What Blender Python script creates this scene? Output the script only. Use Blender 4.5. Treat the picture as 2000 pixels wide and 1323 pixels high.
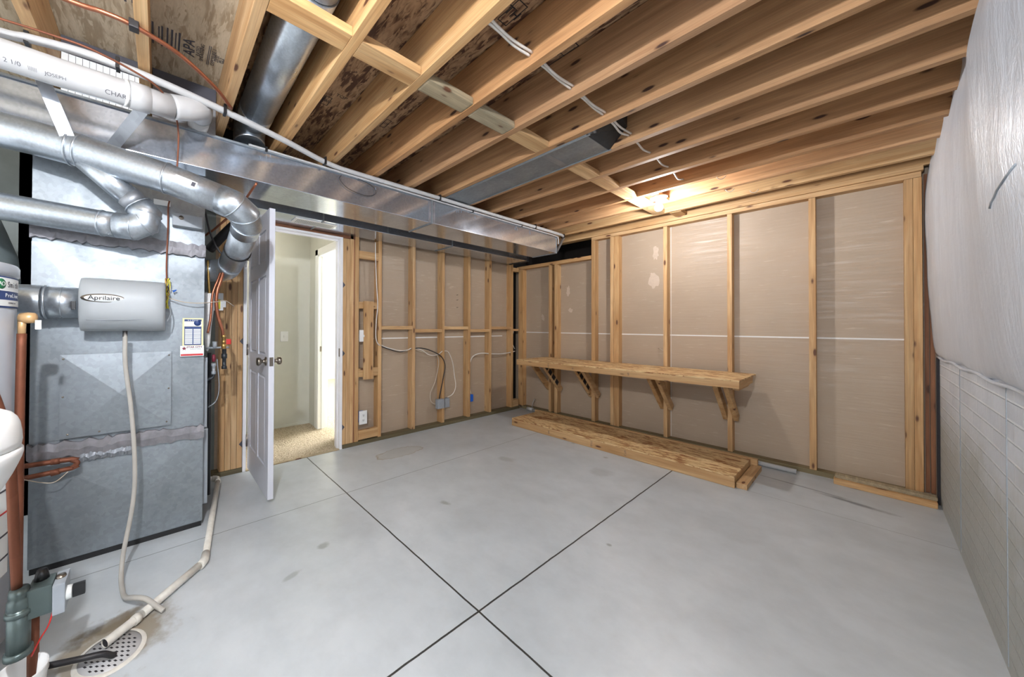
import bpy, bmesh, math, random
from mathutils import Vector, Matrix, Euler
for o in list(bpy.data.objects): bpy.data.objects.remove(o)
S = bpy.context.scene
COL = S.collection
rnd = random.Random(7)

# ------------------------------------------------------------------ camera
F, SX, SY = 669.49, 826.136, 631.98
yaw, pitch, roll = [math.radians(a) for a in (-52.41543933, 0.45945576, 0.24507275)]
fw = Vector((math.sin(yaw)*math.cos(pitch), math.cos(yaw)*math.cos(pitch), math.sin(pitch)))
rt = Vector((math.cos(yaw), -math.sin(yaw), 0)); up = rt.cross(fw)
r2 = rt*math.cos(roll)+up*math.sin(roll); u2 = -rt*math.sin(roll)+up*math.cos(roll)
cd = bpy.data.cameras.new('camera'); cam = bpy.data.objects.new('camera', cd); COL.objects.link(cam)
cam.matrix_world = Matrix(((r2.x, u2.x, -fw.x, 0), (r2.y, u2.y, -fw.y, 0), (r2.z, u2.z, -fw.z, 1.2), (0, 0, 0, 1)))
cd.sensor_width = 36; cd.sensor_fit = 'HORIZONTAL'; cd.lens = F/2000*36
cd.shift_x = (1000-SX)/2000; cd.shift_y = -(661.5-SY)/2000
cd.clip_start = .02; cd.clip_end = 100
S.camera = cam

# ------------------------------------------------------------------ world, exposure
w = bpy.data.worlds.new('world'); S.world = w; w.use_nodes = True
w.node_tree.nodes['Background'].inputs[0].default_value = (.93, .96, 1, 1)
w.node_tree.nodes['Background'].inputs[1].default_value = 1.2
S.view_settings.view_transform = 'Standard'; S.view_settings.look = 'None'
S.view_settings.exposure = 1.08; S.view_settings.gamma = 1; S.view_settings.use_curve_mapping = False
BULB_W = 560.0
PENDANT_W = 2050.0  # hanging work bulb just behind the camera      # emission of the bare bulbs' glass
HALL_W = 15.0       # the finished hall's ceiling lamp
BRIGHT_W = 20.0     # the sunny room beyond the hall

# ------------------------------------------------------------------ materials
def srgb(r, g, b):
    f = lambda c: (c/255/12.92 if c/255 <= .04045 else ((c/255+.055)/1.055)**2.4)
    return (f(r), f(g), f(b), 1)
def nmat(name):
    m = bpy.data.materials.new(name); m.use_nodes = True
    nt = m.node_tree; b = nt.nodes['Principled BSDF']
    return m, nt, b
def node(nt, t, **kw):
    n = nt.nodes.new(t)
    for k, v in kw.items(): setattr(n, k, v)
    return n
def coords(nt, scale=(1, 1, 1), rand=True, kind='Object'):
    tc = node(nt, 'ShaderNodeTexCoord'); mp = node(nt, 'ShaderNodeMapping')
    mp.inputs['Scale'].default_value = scale
    if rand:
        oi = node(nt, 'ShaderNodeObjectInfo'); mul = node(nt, 'ShaderNodeVectorMath', operation='SCALE')
        mul.inputs[0].default_value = (37, 53, 71)
        nt.links.new(oi.outputs['Random'], mul.inputs['Scale'])
        add = node(nt, 'ShaderNodeVectorMath', operation='ADD')
        nt.links.new(tc.outputs[kind], add.inputs[0]); nt.links.new(mul.outputs[0], add.inputs[1])
        nt.links.new(add.outputs[0], mp.inputs['Vector'])
    else: nt.links.new(tc.outputs[kind], mp.inputs['Vector'])
    return mp.outputs[0]
def noise(nt, vec, scale, detail=4, rough=.55, dist=0):
    n = node(nt, 'ShaderNodeTexNoise'); n.inputs['Scale'].default_value = scale
    n.inputs['Detail'].default_value = detail; n.inputs['Roughness'].default_value = rough
    n.inputs['Distortion'].default_value = dist
    nt.links.new(vec, n.inputs['Vector']); return n.outputs['Fac']
def ramp(nt, fac, stops):
    r = node(nt, 'ShaderNodeValToRGB'); e = r.color_ramp.elements
    while len(e) > 1: e.remove(e[-1])
    e[0].position, e[0].color = stops[0]
    for p, c in stops[1:]:
        x = e.new(p); x.color = c
    nt.links.new(fac, r.inputs[0]); return r.outputs[0]
def g(v): return (v, v, v, 1)
def mix(nt, fac, a, b, mode='MIX'):
    m = node(nt, 'ShaderNodeMix', data_type='RGBA', blend_type=mode)
    for s, v in ((0, fac), (6, a), (7, b)):
        if hasattr(v, 'is_linked') or hasattr(v, 'links'): nt.links.new(v, m.inputs[s])
        else: m.inputs[s].default_value = v
    return m.outputs[2]
def bump(nt, b, h, strength=.3, dist=.005):
    bp = node(nt, 'ShaderNodeBump'); bp.inputs['Strength'].default_value = strength; bp.inputs['Distance'].default_value = dist
    nt.links.new(h, bp.inputs['Height']); nt.links.new(bp.outputs[0], b.inputs['Normal'])

def plain(name, rgb, rough=.5, metal=0, nscale=12, amt=.12, emit=None, rand=True):
    m, nt, b = nmat(name)
    c = srgb(*rgb); v = coords(nt, rand=rand)
    n = noise(nt, v, nscale)
    lo = tuple(x*(1-amt) for x in c[:3])+(1,); hi = tuple(min(1, x*(1+amt*.5)) for x in c[:3])+(1,)
    nt.links.new(ramp(nt, n, [(.3, lo), (.7, hi)]), b.inputs['Base Color'])
    b.inputs['Roughness'].default_value = rough; b.inputs['Metallic'].default_value = metal
    if emit:
        b.inputs['Emission Color'].default_value = srgb(*emit[0]); b.inputs['Emission Strength'].default_value = emit[1]
    return m

def wood(name, axis, light=(222, 186, 138), dark=(190, 146, 96), knot=(92, 56, 34), knots=True, tint=.16):
    m, nt, b = nmat(name)
    sc = [1, 1, 1]; sc[axis] = .07
    v = coords(nt, sc)
    n1 = noise(nt, v, 24, 3, .6, .6)
    sc2 = [1, 1, 1]; sc2[axis] = .02
    v2 = coords(nt, sc2); n2 = noise(nt, v2, 190, 2, .5)
    c = ramp(nt, n1, [(.3, srgb(*dark)), (.5, srgb(*[(a+d)//2 for a, d in zip(light, dark)])), (.7, srgb(*light))])
    c = mix(nt, .35, c, ramp(nt, n2, [(.35, g(.45)), (.65, g(1))]), 'MULTIPLY')
    oi = node(nt, 'ShaderNodeObjectInfo')
    tr = ramp(nt, oi.outputs['Random'], [(0, (1, .93, .84, 1)), (.35, (1-tint, 1-tint*1.25, 1-tint*1.6, 1)), (.7, (1, 1, 1, 1)), (1, (1-tint*.6, 1-tint*.6, 1-tint*.4, 1))])
    c = mix(nt, 1.0, c, tr, 'MULTIPLY')
    if knots:
        sk = [13, 13, 13]; sk[axis] = 4.2
        vk = coords(nt, sk); vo = node(nt, 'ShaderNodeTexVoronoi'); vo.inputs['Scale'].default_value = 1.0
        nt.links.new(vk, vo.inputs['Vector'])
        k = ramp(nt, vo.outputs['Distance'], [(.09, g(1)), (.15, g(0))])
        ring = ramp(nt, vo.outputs['Distance'], [(.12, g(.35)), (.28, g(0))])
        c = mix(nt, ring, c, srgb(*[int(d*.82) for d in dark]))
        c = mix(nt, k, c, srgb(*knot))
    nt.links.new(c, b.inputs['Base Color'])
    b.inputs['Roughness'].default_value = .62
    bump(nt, b, n2, .15, .002)
    return m
WX, WY, WZ = wood('pine_lengthwise_x', 0), wood('pine_lengthwise_y', 1), wood('pine_lengthwise_z', 2)
JX = wood('joist_fir', 0, (208, 164, 118), (168, 124, 84), (62, 36, 24), tint=.22)
DX = wood('dark_fir', 1, (140, 92, 60), (110, 68, 44))
TR = wood('treated_olive_pine', 0, (142, 130, 98), (110, 100, 72), knots=False)
TRY = wood('treated_olive_pine_y', 1, (126, 116, 88), (96, 88, 64), knots=False)
GRW = wood('weathered_pine', 1, (196, 180, 150), (150, 140, 116))
RDW = wood('reddish_pine', 2, (176, 122, 84), (140, 92, 62))

def osb(name, base, lightc, darkc, sx=7, sy=34):
    """flakes: three rotated layers of stretched noise, each cut into flat tones"""
    m, nt, b = nmat(name)
    tc = node(nt, 'ShaderNodeTexCoord'); prev = None; h = None
    lay = ((.25, sx, sy, 0), (1.25, sx, sy, 3.1), (-.7, sx*1.2, sy*.9, 7.7), (.75, sx, sy*.8, 11.3), (-.2, sx*.9, sy, 17.9))
    for i, (rz, s1, s2, off) in enumerate(lay):
        mp = node(nt, 'ShaderNodeMapping'); mp.inputs['Rotation'].default_value = (0, 0, rz); mp.inputs['Scale'].default_value = (s1, s2, s2); mp.inputs['Location'].default_value = (off, off*2, off*3)
        nt.links.new(tc.outputs['Object'], mp.inputs['Vector'])
        f = noise(nt, mp.outputs[0], 1.0, 2.5, .6, .5); f2 = noise(nt, mp.outputs[0], .55, 1, .5, 0)
        f3 = noise(nt, mp.outputs[0], 6, 2, .5, 0)
        tone = [(0, srgb(*darkc)), (.39, srgb(*darkc)), (.46, srgb(*base)), (.54, srgb(*lightc)), (.62, srgb(*[(p+q)//2 for p, q in zip(base, lightc)])), (.68, srgb(*lightc))]
        cc = mix(nt, .25, ramp(nt, f2, tone), ramp(nt, f3, [(.35, g(.6)), (.6, g(1))]), 'MULTIPLY')
        if prev is None: prev = cc
        else: prev = mix(nt, ramp(nt, f, [(.53, g(0)), (.56, g(1))]), prev, cc)
        if i in (1, 3):
            prev = mix(nt, ramp(nt, f, [(.5, g(0)), (.53, g(.55)), (.56, g(0))]), prev, srgb(*darkc))
        h = f
    nt.links.new(prev, b.inputs['Base Color']); b.inputs['Roughness'].default_value = .6
    bump(nt, b, h, .3, .003)
    return m
OSB_TOP = osb('strand_board_bench', (208, 172, 120), (226, 196, 146), (150, 98, 54), 9, 30)
OSB_SUB = osb('strand_board_subfloor', (150, 114, 82), (186, 152, 116), (84, 54, 38), 9, 36)
OSB_LIT = osb('strand_board_lit', (186, 171, 146), (195, 181, 157), (158, 140, 114), 7, 34)  # paler copy of the subfloor board, lamplight put into the colour

def metal(name, rgb=(176, 186, 194), rough=.3, metallic=.85, spang=60, aniso=0):
    m, nt, b = nmat(name)
    v = coords(nt); vo = node(nt, 'ShaderNodeTexVoronoi'); vo.inputs['Scale'].default_value = spang; nt.links.new(v, vo.inputs['Vector'])
    sep = node(nt, 'ShaderNodeSeparateColor'); nt.links.new(vo.outputs['Color'], sep.inputs[0])
    n = noise(nt, v, 3.2, 5, .6, .4)
    c = srgb(*rgb)
    c1 = ramp(nt, sep.outputs[0], [(0, tuple(x*.86 for x in c[:3])+(1,)), (1, c)])
    c2 = mix(nt, 1.0, c1, ramp(nt, n, [(.3, g(.8)), (.65, g(1))]), 'MULTIPLY')
    nt.links.new(c2, b.inputs['Base Color'])
    b.inputs['Metallic'].default_value = metallic
    rr = ramp(nt, n, [(.3, g(min(1, rough+.16))), (.7, g(rough))]); nt.links.new(rr, b.inputs['Roughness'])
    bump(nt, b, n, .12, .01)
    return m
GALV = metal('galvanised_sheet', (156, 163, 168), .42, .72)
GALV_MIR = metal('bright_galvanised_trunk', (214, 222, 234), .08, .85, 90)
GALV_PIPE = metal('galvanised_pipe', (198, 206, 214), .25, .88, 120)
GALV_DARK = metal('dark_metal', (70, 74, 78), .4, .8)
TAPE = metal('foil_tape', (170, 174, 180), .4, .85, 20)
NICK = metal('brushed_nickel', (150, 140, 128), .25, 1, 200)
COPPER = metal('copper', (184, 118, 90), .3, .9, 40)
COPPER_OLD = metal('tarnished_copper', (136, 84, 62), .5, .6, 30)
BRASS = metal('brass', (196, 160, 96), .3, .9, 50)
WHITE = plain('white_paint', (238, 238, 240), .35, amt=.03)
DOORW = plain('door_white', (206, 208, 216), .38, amt=.03)
PLASW = plain('white_plastic', (228, 228, 226), .38, amt=.04)
PVC = plain('pvc_white', (182, 182, 182), .34, amt=.05)
PVCD = plain('pvc_floor', (214, 210, 200), .4, amt=.14, nscale=30)
HUMID = plain('humidifier_grey', (164, 169, 172), .45, amt=.02)
GREYP = plain('grey_plastic', (150, 156, 162), .45)
BLACK = plain('black_plastic', (24, 24, 26), .4)
RUBBER = plain('black_rubber', (34, 32, 34), .5)
CLEAR = plain('cloudy_tubing', (176, 172, 164), .25, amt=.1)
ROMEX = plain('white_cable', (222, 216, 208), .45)
BEIGE = plain('beige_cable', (190, 176, 158), .45)
BLUE = plain('blue_box_plastic', (30, 96, 196), .4)
RED = plain('red_plastic', (200, 40, 34), .4)
YEL = plain('yellow_plastic', (220, 208, 60), .45)
INK = plain('ink_black', (34, 30, 34), .7, amt=.02)
INKG = plain('ink_grey', (70, 70, 78), .7)
GREEN = plain('label_green', (34, 122, 74), .5)
NAVY = plain('label_navy', (36, 62, 118), .5)
LREDI = plain('label_red', (196, 48, 50), .5)
MAROON = plain('label_maroon', (120, 30, 50), .5)
CREAM = plain('sticker_cream', (228, 222, 170), .5)
PAPER = plain('paper_white', (232, 236, 236), .5, amt=.02)
LBLUE = plain('label_pale_blue', (190, 206, 232), .5)
TANKW = plain('tank_enamel', (176, 182, 190), .3, amt=.04)
TANKD = plain('tank_shoulder_grey', (120, 130, 130), .5)
BRASSY = plain('brass_valve', (206, 168, 120), .35, .3)
IRON = plain('iron_green', (88, 100, 98), .35, .5)
MAST = plain('grey_mastic', (132, 130, 134), .5, .3, 18, .3)
DARKW = plain('dark_void', (40, 34, 30), .9)  # near-black colour stands in for unlit depth behind the openings
BULBG = plain('lit_bulb', (255, 255, 255), .5, emit=((250, 250, 252), BULB_W))
BULBP = plain('lit_pendant_bulb', (255, 255, 255), .5, emit=((248, 250, 255), PENDANT_W))
HALLW = plain('hall_paint', (206, 206, 194), .6, amt=.02)
HALLT = plain('hall_trim', (240, 240, 234), .4, amt=.02)
LAMPE = plain('hall_lamp_glass', (255, 255, 255), .5, emit=((255, 250, 238), HALL_W))
SUNW = plain('sunlit_window', (255, 255, 255), .5, emit=((255, 255, 255), BRIGHT_W))

def drywall():
    m, nt, b = nmat('drywall_paper_back')
    v = coords(nt, (1, 1, 1), False)
    n = noise(nt, v, 1.1, 3); 
    vs = coords(nt, (2.2, 2.2, 34), False); n2 = noise(nt, vs, 1.6, 4, .6, .3)
    vf = coords(nt, (12, 12, 260), False); n3 = noise(nt, vf, 1, 2)
    c = ramp(nt, n, [(.3, srgb(166, 147, 126)), (.7, srgb(178, 159, 137))])
    c = mix(nt, 1, c, ramp(nt, n3, [(.3, g(.97)), (.7, g(1))]), 'MULTIPLY')
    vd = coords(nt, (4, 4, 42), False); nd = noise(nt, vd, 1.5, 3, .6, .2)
    c = mix(nt, ramp(nt, nd, [(.62, g(0)), (.74, g(.5))]), c, srgb(206, 190, 170))  # lighter dashes paint in the glossy reflections of the paper's bumps
    nt.links.new(c, b.inputs['Base Color'])
    st = ramp(nt, n2, [(.42, g(.62)), (.72, g(.3))]); nt.links.new(st, b.inputs['Roughness'])
    bump(nt, b, n2, .14, .010)
    return m
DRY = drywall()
SMEAR = plain('compound_smear', (194, 176, 158), .6, amt=.08, nscale=30)
SEAM = plain('drywall_seam_tape', (226, 224, 220), .6, amt=.03)

def concrete():
    m, nt, b = nmat('polished_concrete')
    v = coords(nt, rand=False)
    n = noise(nt, v, 1.3, 6, .6, .3); n2 = noise(nt, v, 7, 5, .65); n3 = noise(nt, v, 60, 3)
    c = ramp(nt, n, [(.25, srgb(170, 176, 179)), (.5, srgb(187, 193, 196)), (.75, srgb(201, 206, 209))])
    c = mix(nt, .5, c, ramp(nt, n2, [(.3, g(.82)), (.6, g(1))]), 'MULTIPLY')
    sep = node(nt, 'ShaderNodeSeparateXYZ'); nt.links.new(v, sep.inputs[0])
    def M(op, *a):
        k = node(nt, 'ShaderNodeMath', operation=op)
        for i, q in enumerate(a):
            if isinstance(q, (int, float)): k.inputs[i].default_value = q
            else: nt.links.new(q, k.inputs[i])
        return k.outputs[0]
    wob = M('MULTIPLY', M('SUBTRACT', noise(nt, v, 9, 3), .5), .006)
    def line(out, at, w):
        return M('LESS_THAN', M('ABSOLUTE', M('SUBTRACT', M('ADD', out, wob), at)), w)
    X, Y = sep.outputs[0], sep.outputs[1]
    cut = M('MAXIMUM', line(Y, 1.075, .0045), line(X, -1.005, .004))
    fine = M('MAXIMUM', M('MULTIPLY', line(X, -2.29, .0028), M('LESS_THAN', Y, 3.6)), M('MULTIPLY', line(Y, 3.44, .002), M('GREATER_THAN', X, -.62)))
    fine = M('MULTIPLY', fine, .75)
    # small pits and chips
    vo = node(nt, 'ShaderNodeTexVoronoi'); vo.inputs['Scale'].default_value = 2.3; vo.inputs['Randomness'].default_value = 1; nt.links.new(v, vo.inputs['Vector'])
    sp = ramp(nt, M('ADD', vo.outputs['Distance'], M('MULTIPLY', n3, .03)), [(.045, g(.5)), (.075, g(0))])
    c = mix(nt, sp, c, srgb(112, 112, 104))
    # stains: rusty water ring by the wall, brown marks round the drain, dark smudge near the right corner
    def blob(cx, cy, rx, ry, rot, soft0, soft1, nz=.5):
        mp = node(nt, 'ShaderNodeMapping', vector_type='TEXTURE'); mp.inputs['Location'].default_value = (cx, cy, 0); mp.inputs['Rotation'].default_value = (0, 0, rot); mp.inputs['Scale'].default_value = (rx, ry, 1)
        nt.links.new(v, mp.inputs['Vector']); ln = node(nt, 'ShaderNodeVectorMath', operation='LENGTH'); nt.links.new(mp.outputs[0], ln.inputs[0])
        d = M('ADD', ln.outputs['Value'], M('MULTIPLY', M('SUBTRACT', noise(nt, v, 14, 4), .5), nz))
        return d
    d = blob(-1.74, -.13, .17, .22, .2, 0, 1, 1.3); c = mix(nt, ramp(nt, d, [(.55, g(.8)), (1.15, g(0))]), c, srgb(128, 112, 84))
    d = blob(-1.85, -.14, .05, .12, .2, 0, 1, 1.6); c = mix(nt, ramp(nt, d, [(.6, g(.7)), (1.1, g(0))]), c, srgb(96, 80, 52))
    d = blob(-2.72, 1.82, .10, .26, 0, 0, 1, .6); c = mix(nt, ramp(nt, d, [(.86, g(0)), (.95, g(.7)), (1.0, g(0))]), c, srgb(136, 116, 80))
    d = blob(-2.72, 1.82, .10, .26, 0, 0, 1, .6); c = mix(nt, ramp(nt, d, [(.8, g(.25)), (1.0, g(0))]), c, srgb(150, 142, 120))
    d = blob(-.06, 3.78, .22, .035, -.2, 0, 1, .9); c = mix(nt, ramp(nt, d, [(.3, g(.7)), (1.0, g(0))]), c, srgb(80, 82, 86))
    d = blob(-.33, 3.86, .3, .012, -.12, 0, 1, .5); c = mix(nt, ramp(nt, d, [(.5, g(.75)), (1.1, g(0))]), c, srgb(86, 88, 92))
    for cx, cy, rx, ry, a in ((-1.755, 1.549, .045, .03, .55), (-.874, 1.972, .02, .018, .6), (-1.817, .715, .03, .04, .55), (-1.691, .514, .02, .06, .4), (-2.0, 2.5, .09, .06, .3), (-1.35, 2.9, .1, .1, .25)):
        d = blob(cx, cy, rx, ry, .3, 0, 1, 1.0); c = mix(nt, ramp(nt, d, [(.5, g(a)), (1.0, g(0))]), c, srgb(116, 116, 108))
    c = mix(nt, fine, c, srgb(92, 94, 92)); c = mix(nt, cut, c, srgb(54, 54, 52))
    nt.links.new(c, b.inputs['Base Color'])
    r = ramp(nt, n, [(.3, g(.3)), (.7, g(.44))]); nt.links.new(r, b.inputs['Roughness'])
    b.inputs['Specular IOR Level'].default_value = .6
    h = M('SUBTRACT', M('MULTIPLY', n2, .25), cut); bump(nt, b, h, .25, .004)
    return m
CONC = concrete()

def brickwall():
    m, nt, b = nmat('pale_brick_pattern_concrete')
    tc = node(nt, 'ShaderNodeTexCoord'); sep = node(nt, 'ShaderNodeSeparateXYZ'); nt.links.new(tc.outputs['Object'], sep.inputs[0])
    cb = node(nt, 'ShaderNodeCombineXYZ'); nt.links.new(sep.outputs[1], cb.inputs[0]); nt.links.new(sep.outputs[2], cb.inputs[1])
    br = node(nt, 'ShaderNodeTexBrick'); nt.links.new(cb.outputs[0], br.inputs['Vector'])
    br.inputs['Scale'].default_value = 1; br.inputs['Brick Width'].default_value = .215; br.inputs['Row Height'].default_value = .068
    br.inputs['Mortar Size'].default_value = .006; br.inputs['Mortar Smooth'].default_value = .6
    br.inputs['Color1'].default_value = srgb(208, 214, 222); br.inputs['Color2'].default_value = srgb(222, 227, 233); br.inputs['Mortar'].default_value = srgb(230, 234, 238)
    v = coords(nt, rand=False); n = noise(nt, v, 3, 6, .7); n2 = noise(nt, v, 40, 4)
    c = mix(nt, .6, br.outputs['Color'], ramp(nt, n, [(.3, g(.72)), (.6, g(1))]), 'MULTIPLY')
    # damp dirt near the slab
    k = node(nt, 'ShaderNodeMath', operation='MULTIPLY_ADD'); nt.links.new(n, k.inputs[0]); k.inputs[1].default_value = -.9
    nt.links.new(sep.outputs[2], k.inputs[2])
    c = mix(nt, ramp(nt, k.outputs[0], [(.0, g(.75)), (.35, g(0))]), c, srgb(160, 161, 150))
    nt.links.new(c, b.inputs['Base Color']); b.inputs['Roughness'].default_value = .6
    ad = node(nt, 'ShaderNodeMath', operation='MULTIPLY_ADD'); nt.links.new(n2, ad.inputs[0]); ad.inputs[1].default_value = .3; nt.links.new(br.outputs['Fac'], ad.inputs[2])
    bump(nt, b, ad.outputs[0], .6, .012)
    return m
BRICK = brickwall()
def blanketm():
    m, nt, b = nmat('white_vinyl_facing')
    b.inputs['Base Color'].default_value = srgb(206, 206, 210); b.inputs['Roughness'].default_value = .34
    v = coords(nt, (1, 3.2, 1.0), False); n = noise(nt, v, 5, 6, .62, .8)
    v2 = coords(nt, (1, 6, 2), False); n2 = noise(nt, v2, 14, 4, .6, 1.2)
    ad = node(nt, 'ShaderNodeMath', operation='MULTIPLY_ADD'); nt.links.new(n2, ad.inputs[0]); ad.inputs[1].default_value = .35; nt.links.new(n, ad.inputs[2])
    c = ramp(nt, n, [(.3, srgb(200, 208, 218)), (.7, srgb(214, 221, 230))]); nt.links.new(c, b.inputs['Base Color'])
    bump(nt, b, ad.outputs[0], .35, .02)
    return m
VINYL = blanketm()
def carpetm():
    m, nt, b = nmat('beige_carpet')
    v = coords(nt, rand=False); n = noise(nt, v, 70, 4, .7); n2 = noise(nt, v, 160, 2)
    c = ramp(nt, n, [(.32, srgb(150, 128, 98)), (.5, srgb(206, 188, 158)), (.7, srgb(232, 220, 196))])
    nt.links.new(c, b.inputs['Base Color']); b.inputs['Roughness'].default_value = .95
    bump(nt, b, n, 1, .03); return m
CARPET = carpetm()

# ------------------------------------------------------------------ mesh helpers
def bm_box(bm, x0, x1, y0, y1, z0, z1, bev=0):
    vs = [bm.verts.new((x, y, z)) for x in (x0, x1) for y in (y0, y1) for z in (z0, z1)]
    q = [(0, 1, 3, 2), (4, 6, 7, 5), (0, 4, 5, 1), (2, 3, 7, 6), (0, 2, 6, 4), (1, 5, 7, 3)]
    fs = [bm.faces.new([vs[i] for i in f]) for f in q]
    if bev > 0:
        es = list({e for f in fs for e in f.edges})
        bmesh.ops.bevel(bm, geom=es, offset=bev, segments=2, affect='EDGES', profile=.7)
    return bm
def bx(*a, **k): return bm_box(bmesh.new(), *a, **k)
def bm_obox(bm, p0, p1, wv, hv, bev=0):
    """bar from p0 to p1; wv, hv: full width and height vectors of its cross-section"""
    p0, p1, wv, hv = map(Vector, (p0, p1, wv, hv))
    vs = [bm.verts.new(p+wv*a+hv*b) for p in (p0, p1) for a in (-.5, .5) for b in (-.5, .5)]
    q = [(0, 1, 3, 2), (4, 6, 7, 5), (0, 4, 5, 1), (2, 3, 7, 6), (0, 2, 6, 4), (1, 5, 7, 3)]
    fs = [bm.faces.new([vs[i] for i in f]) for f in q]
    if bev > 0: bmesh.ops.bevel(bm, geom=list({e for f in fs for e in f.edges}), offset=bev, segments=2, affect='EDGES')
    return bm
def smooth_path(pts, n=8):
    P = [Vector(p) for p in pts]
    if len(P) < 3: return P
    out = []
    Q = [P[0]*2-P[1]]+P+[P[-1]*2-P[-2]]
    for i in range(1, len(Q)-2):
        a, b_, c, d = Q[i-1:i+3]
        for k in range(n):
            t = k/n
            out.append(.5*((2*b_)+(c-a)*t+(2*a-5*b_+4*c-d)*t*t+(-a+3*b_-3*c+d)*t**3))
    out.append(P[-1]); return out
def bm_tube(bm, pts, r, seg=16, cap=True, smooth=0, rad=None, hollow=0):
    P = smooth_path(pts, smooth) if smooth else [Vector(p) for p in pts]
    n = len(P); rings = []
    T = []
    for i in range(n):
        a = (P[i]-P[i-1]).normalized() if i else None; c = (P[i+1]-P[i]).normalized() if i < n-1 else None
        T.append(((a or c)+(c or a)).normalized())
    t0 = T[0]; ref = Vector((0, 0, 1)) if abs(t0.z) < .9 else Vector((1, 0, 0))
    nv = t0.cross(ref).normalized()
    for i in range(n):
        if i:
            q = T[i-1].rotation_difference(T[i]); nv = (q @ nv).normalized()
        bn = T[i].cross(nv).normalized()
        rr = rad[i] if rad else r
        sc = 1.0
        if 0 < i < n-1:
            cs = (P[i+1]-P[i]).normalized().dot(T[i]); sc = 1/max(cs, .6)
        # miter: stretch along the bend direction
        bend = ((P[i+1]-P[i]).normalized()-(P[i]-P[i-1]).normalized()) if 0 < i < n-1 else Vector((0, 0, 0))
        bd = bend.normalized() if bend.length > 1e-5 else None
        ring = []
        for k in range(seg):
            a = 2*math.pi*k/seg; off = nv*math.cos(a)*rr+bn*math.sin(a)*rr
            if bd is not None: off += bd*(off.dot(bd))*(sc-1)
            ring.append(bm.verts.new(P[i]+off))
        rings.append(ring)
    for i in range(n-1):
        for k in range(seg):
            f = bm.faces.new((rings[i][k], rings[i][(k+1) % seg], rings[i+1][(k+1) % seg], rings[i+1][k])); f.smooth = True
    if cap:
        bm.faces.new(rings[0][::-1]); bm.faces.new(rings[-1])
    return bm
def tube(*a, **k): return bm_tube(bmesh.new(), *a, **k)
def bm_lathe(bm, prof, loc=(0, 0, 0), axis=(0, 0, 1), seg=32, a0=0, a1=2*math.pi):
    ax = Vector(axis).normalized(); u = ax.orthogonal().normalized(); v = ax.cross(u); L = Vector(loc)
    rings = []
    for r, h in prof:
        if r < 1e-6: rings.append([bm.verts.new(L+ax*h)])
        else: rings.append([bm.verts.new(L+ax*h+u*r*math.cos(2*math.pi*k/seg)+v*r*math.sin(2*math.pi*k/seg)) for k in range(seg)])
    for A, B in zip(rings, rings[1:]):
        for k in range(seg):
            a = [A[k % len(A)], A[(k+1) % len(A)], B[(k+1) % len(B)], B[k % len(B)]]
            u_ = []
            for x in a:
                if x not in u_: u_.append(x)
            if len(u_) > 2:
                f = bm.faces.new(u_); f.smooth = True
    return bm
def lathe(*a, **k): return bm_lathe(bmesh.new(), *a, **k)

LOC = {}
def thing(name, label, cat, loc, group=None):
    o = bpy.data.objects.new(name, None); COL.objects.link(o); o.location = loc; o.empty_display_size = .05
    o['label'] = label; o['category'] = cat
    if group: o['group'] = group
    LOC[o] = Vector(loc); return o
def mesh(name, bm, mat, parent=None, world=False):
    bmesh.ops.recalc_face_normals(bm, faces=bm.faces[:])
    if parent is None and world: base = Vector((0, 0, 0))
    elif parent is None:
        xs = [v.co for v in bm.verts]
        base = Vector(((min(v.x for v in xs)+max(v.x for v in xs))/2, (min(v.y for v in xs)+max(v.y for v in xs))/2, min(v.z for v in xs)))
    else: base = LOC[parent]
    bmesh.ops.translate(bm, vec=-base, verts=bm.verts[:])
    me = bpy.data.meshes.new(name); bm.to_mesh(me); bm.free()
    for m in (mat if isinstance(mat, (list, tuple)) else [mat]): me.materials.append(m)
    o = bpy.data.objects.new(name, me); COL.objects.link(o)
    if parent is None: o.location = base
    else: o.parent = parent
    LOC[o] = base
    return o
def solo(name, bm, mat, label, cat, group=None, kind=None):
    o = mesh(name, bm, mat); o['label'] = label; o['category'] = cat
    if group: o['group'] = group
    if kind: o['kind'] = kind
    return o
def struct(name, bm, mat, label=None):
    o = mesh(name, bm, mat, world=True); o['kind'] = 'structure'
    if label: o['label'] = label
    return o
def text(s, size, at, right, upv, mat, parent, name='lettering', center=True, bold=0, sx=1.0):
    cu = bpy.data.curves.new(name, 'FONT'); cu.body = s; cu.size = size; cu.extrude = .0002; cu.offset = bold
    if center: cu.align_x = 'CENTER'; cu.align_y = 'CENTER'
    o = bpy.data.objects.new('tmp', cu); COL.objects.link(o)
    dg = bpy.context.evaluated_depsgraph_get(); me = bpy.data.meshes.new_from_object(o.evaluated_get(dg))
    bpy.data.objects.remove(o)
    r = Vector(right).normalized(); u = Vector(upv).normalized(); n = r.cross(u)
    base = LOC[parent]
    for v in me.vertices:
        v.co = Vector(at)+r*v.co.x*sx+u*v.co.y+n*v.co.z-base
    me.materials.clear(); me.materials.append(mat); me.name = name
    t = bpy.data.objects.new(name, me); COL.objects.link(t); t.parent = parent; LOC[t] = base
    return t

# ================================================================== THE SHELL
XB, YA, XR = -3.131, 4.25, .295
ZC = 2.345            # underside of the joists
ZS = 2.58             # underside of the subfloor
struct('floor', bx(-3.7, XR+.12, -2.2, YA+.3, -.1, 0), CONC)
struct('wall_right', bx(XR, XR+.2, -2.2, YA+.3, 0, 2.6), BRICK, 'pale painted foundation wall cast in a brick pattern')
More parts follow.
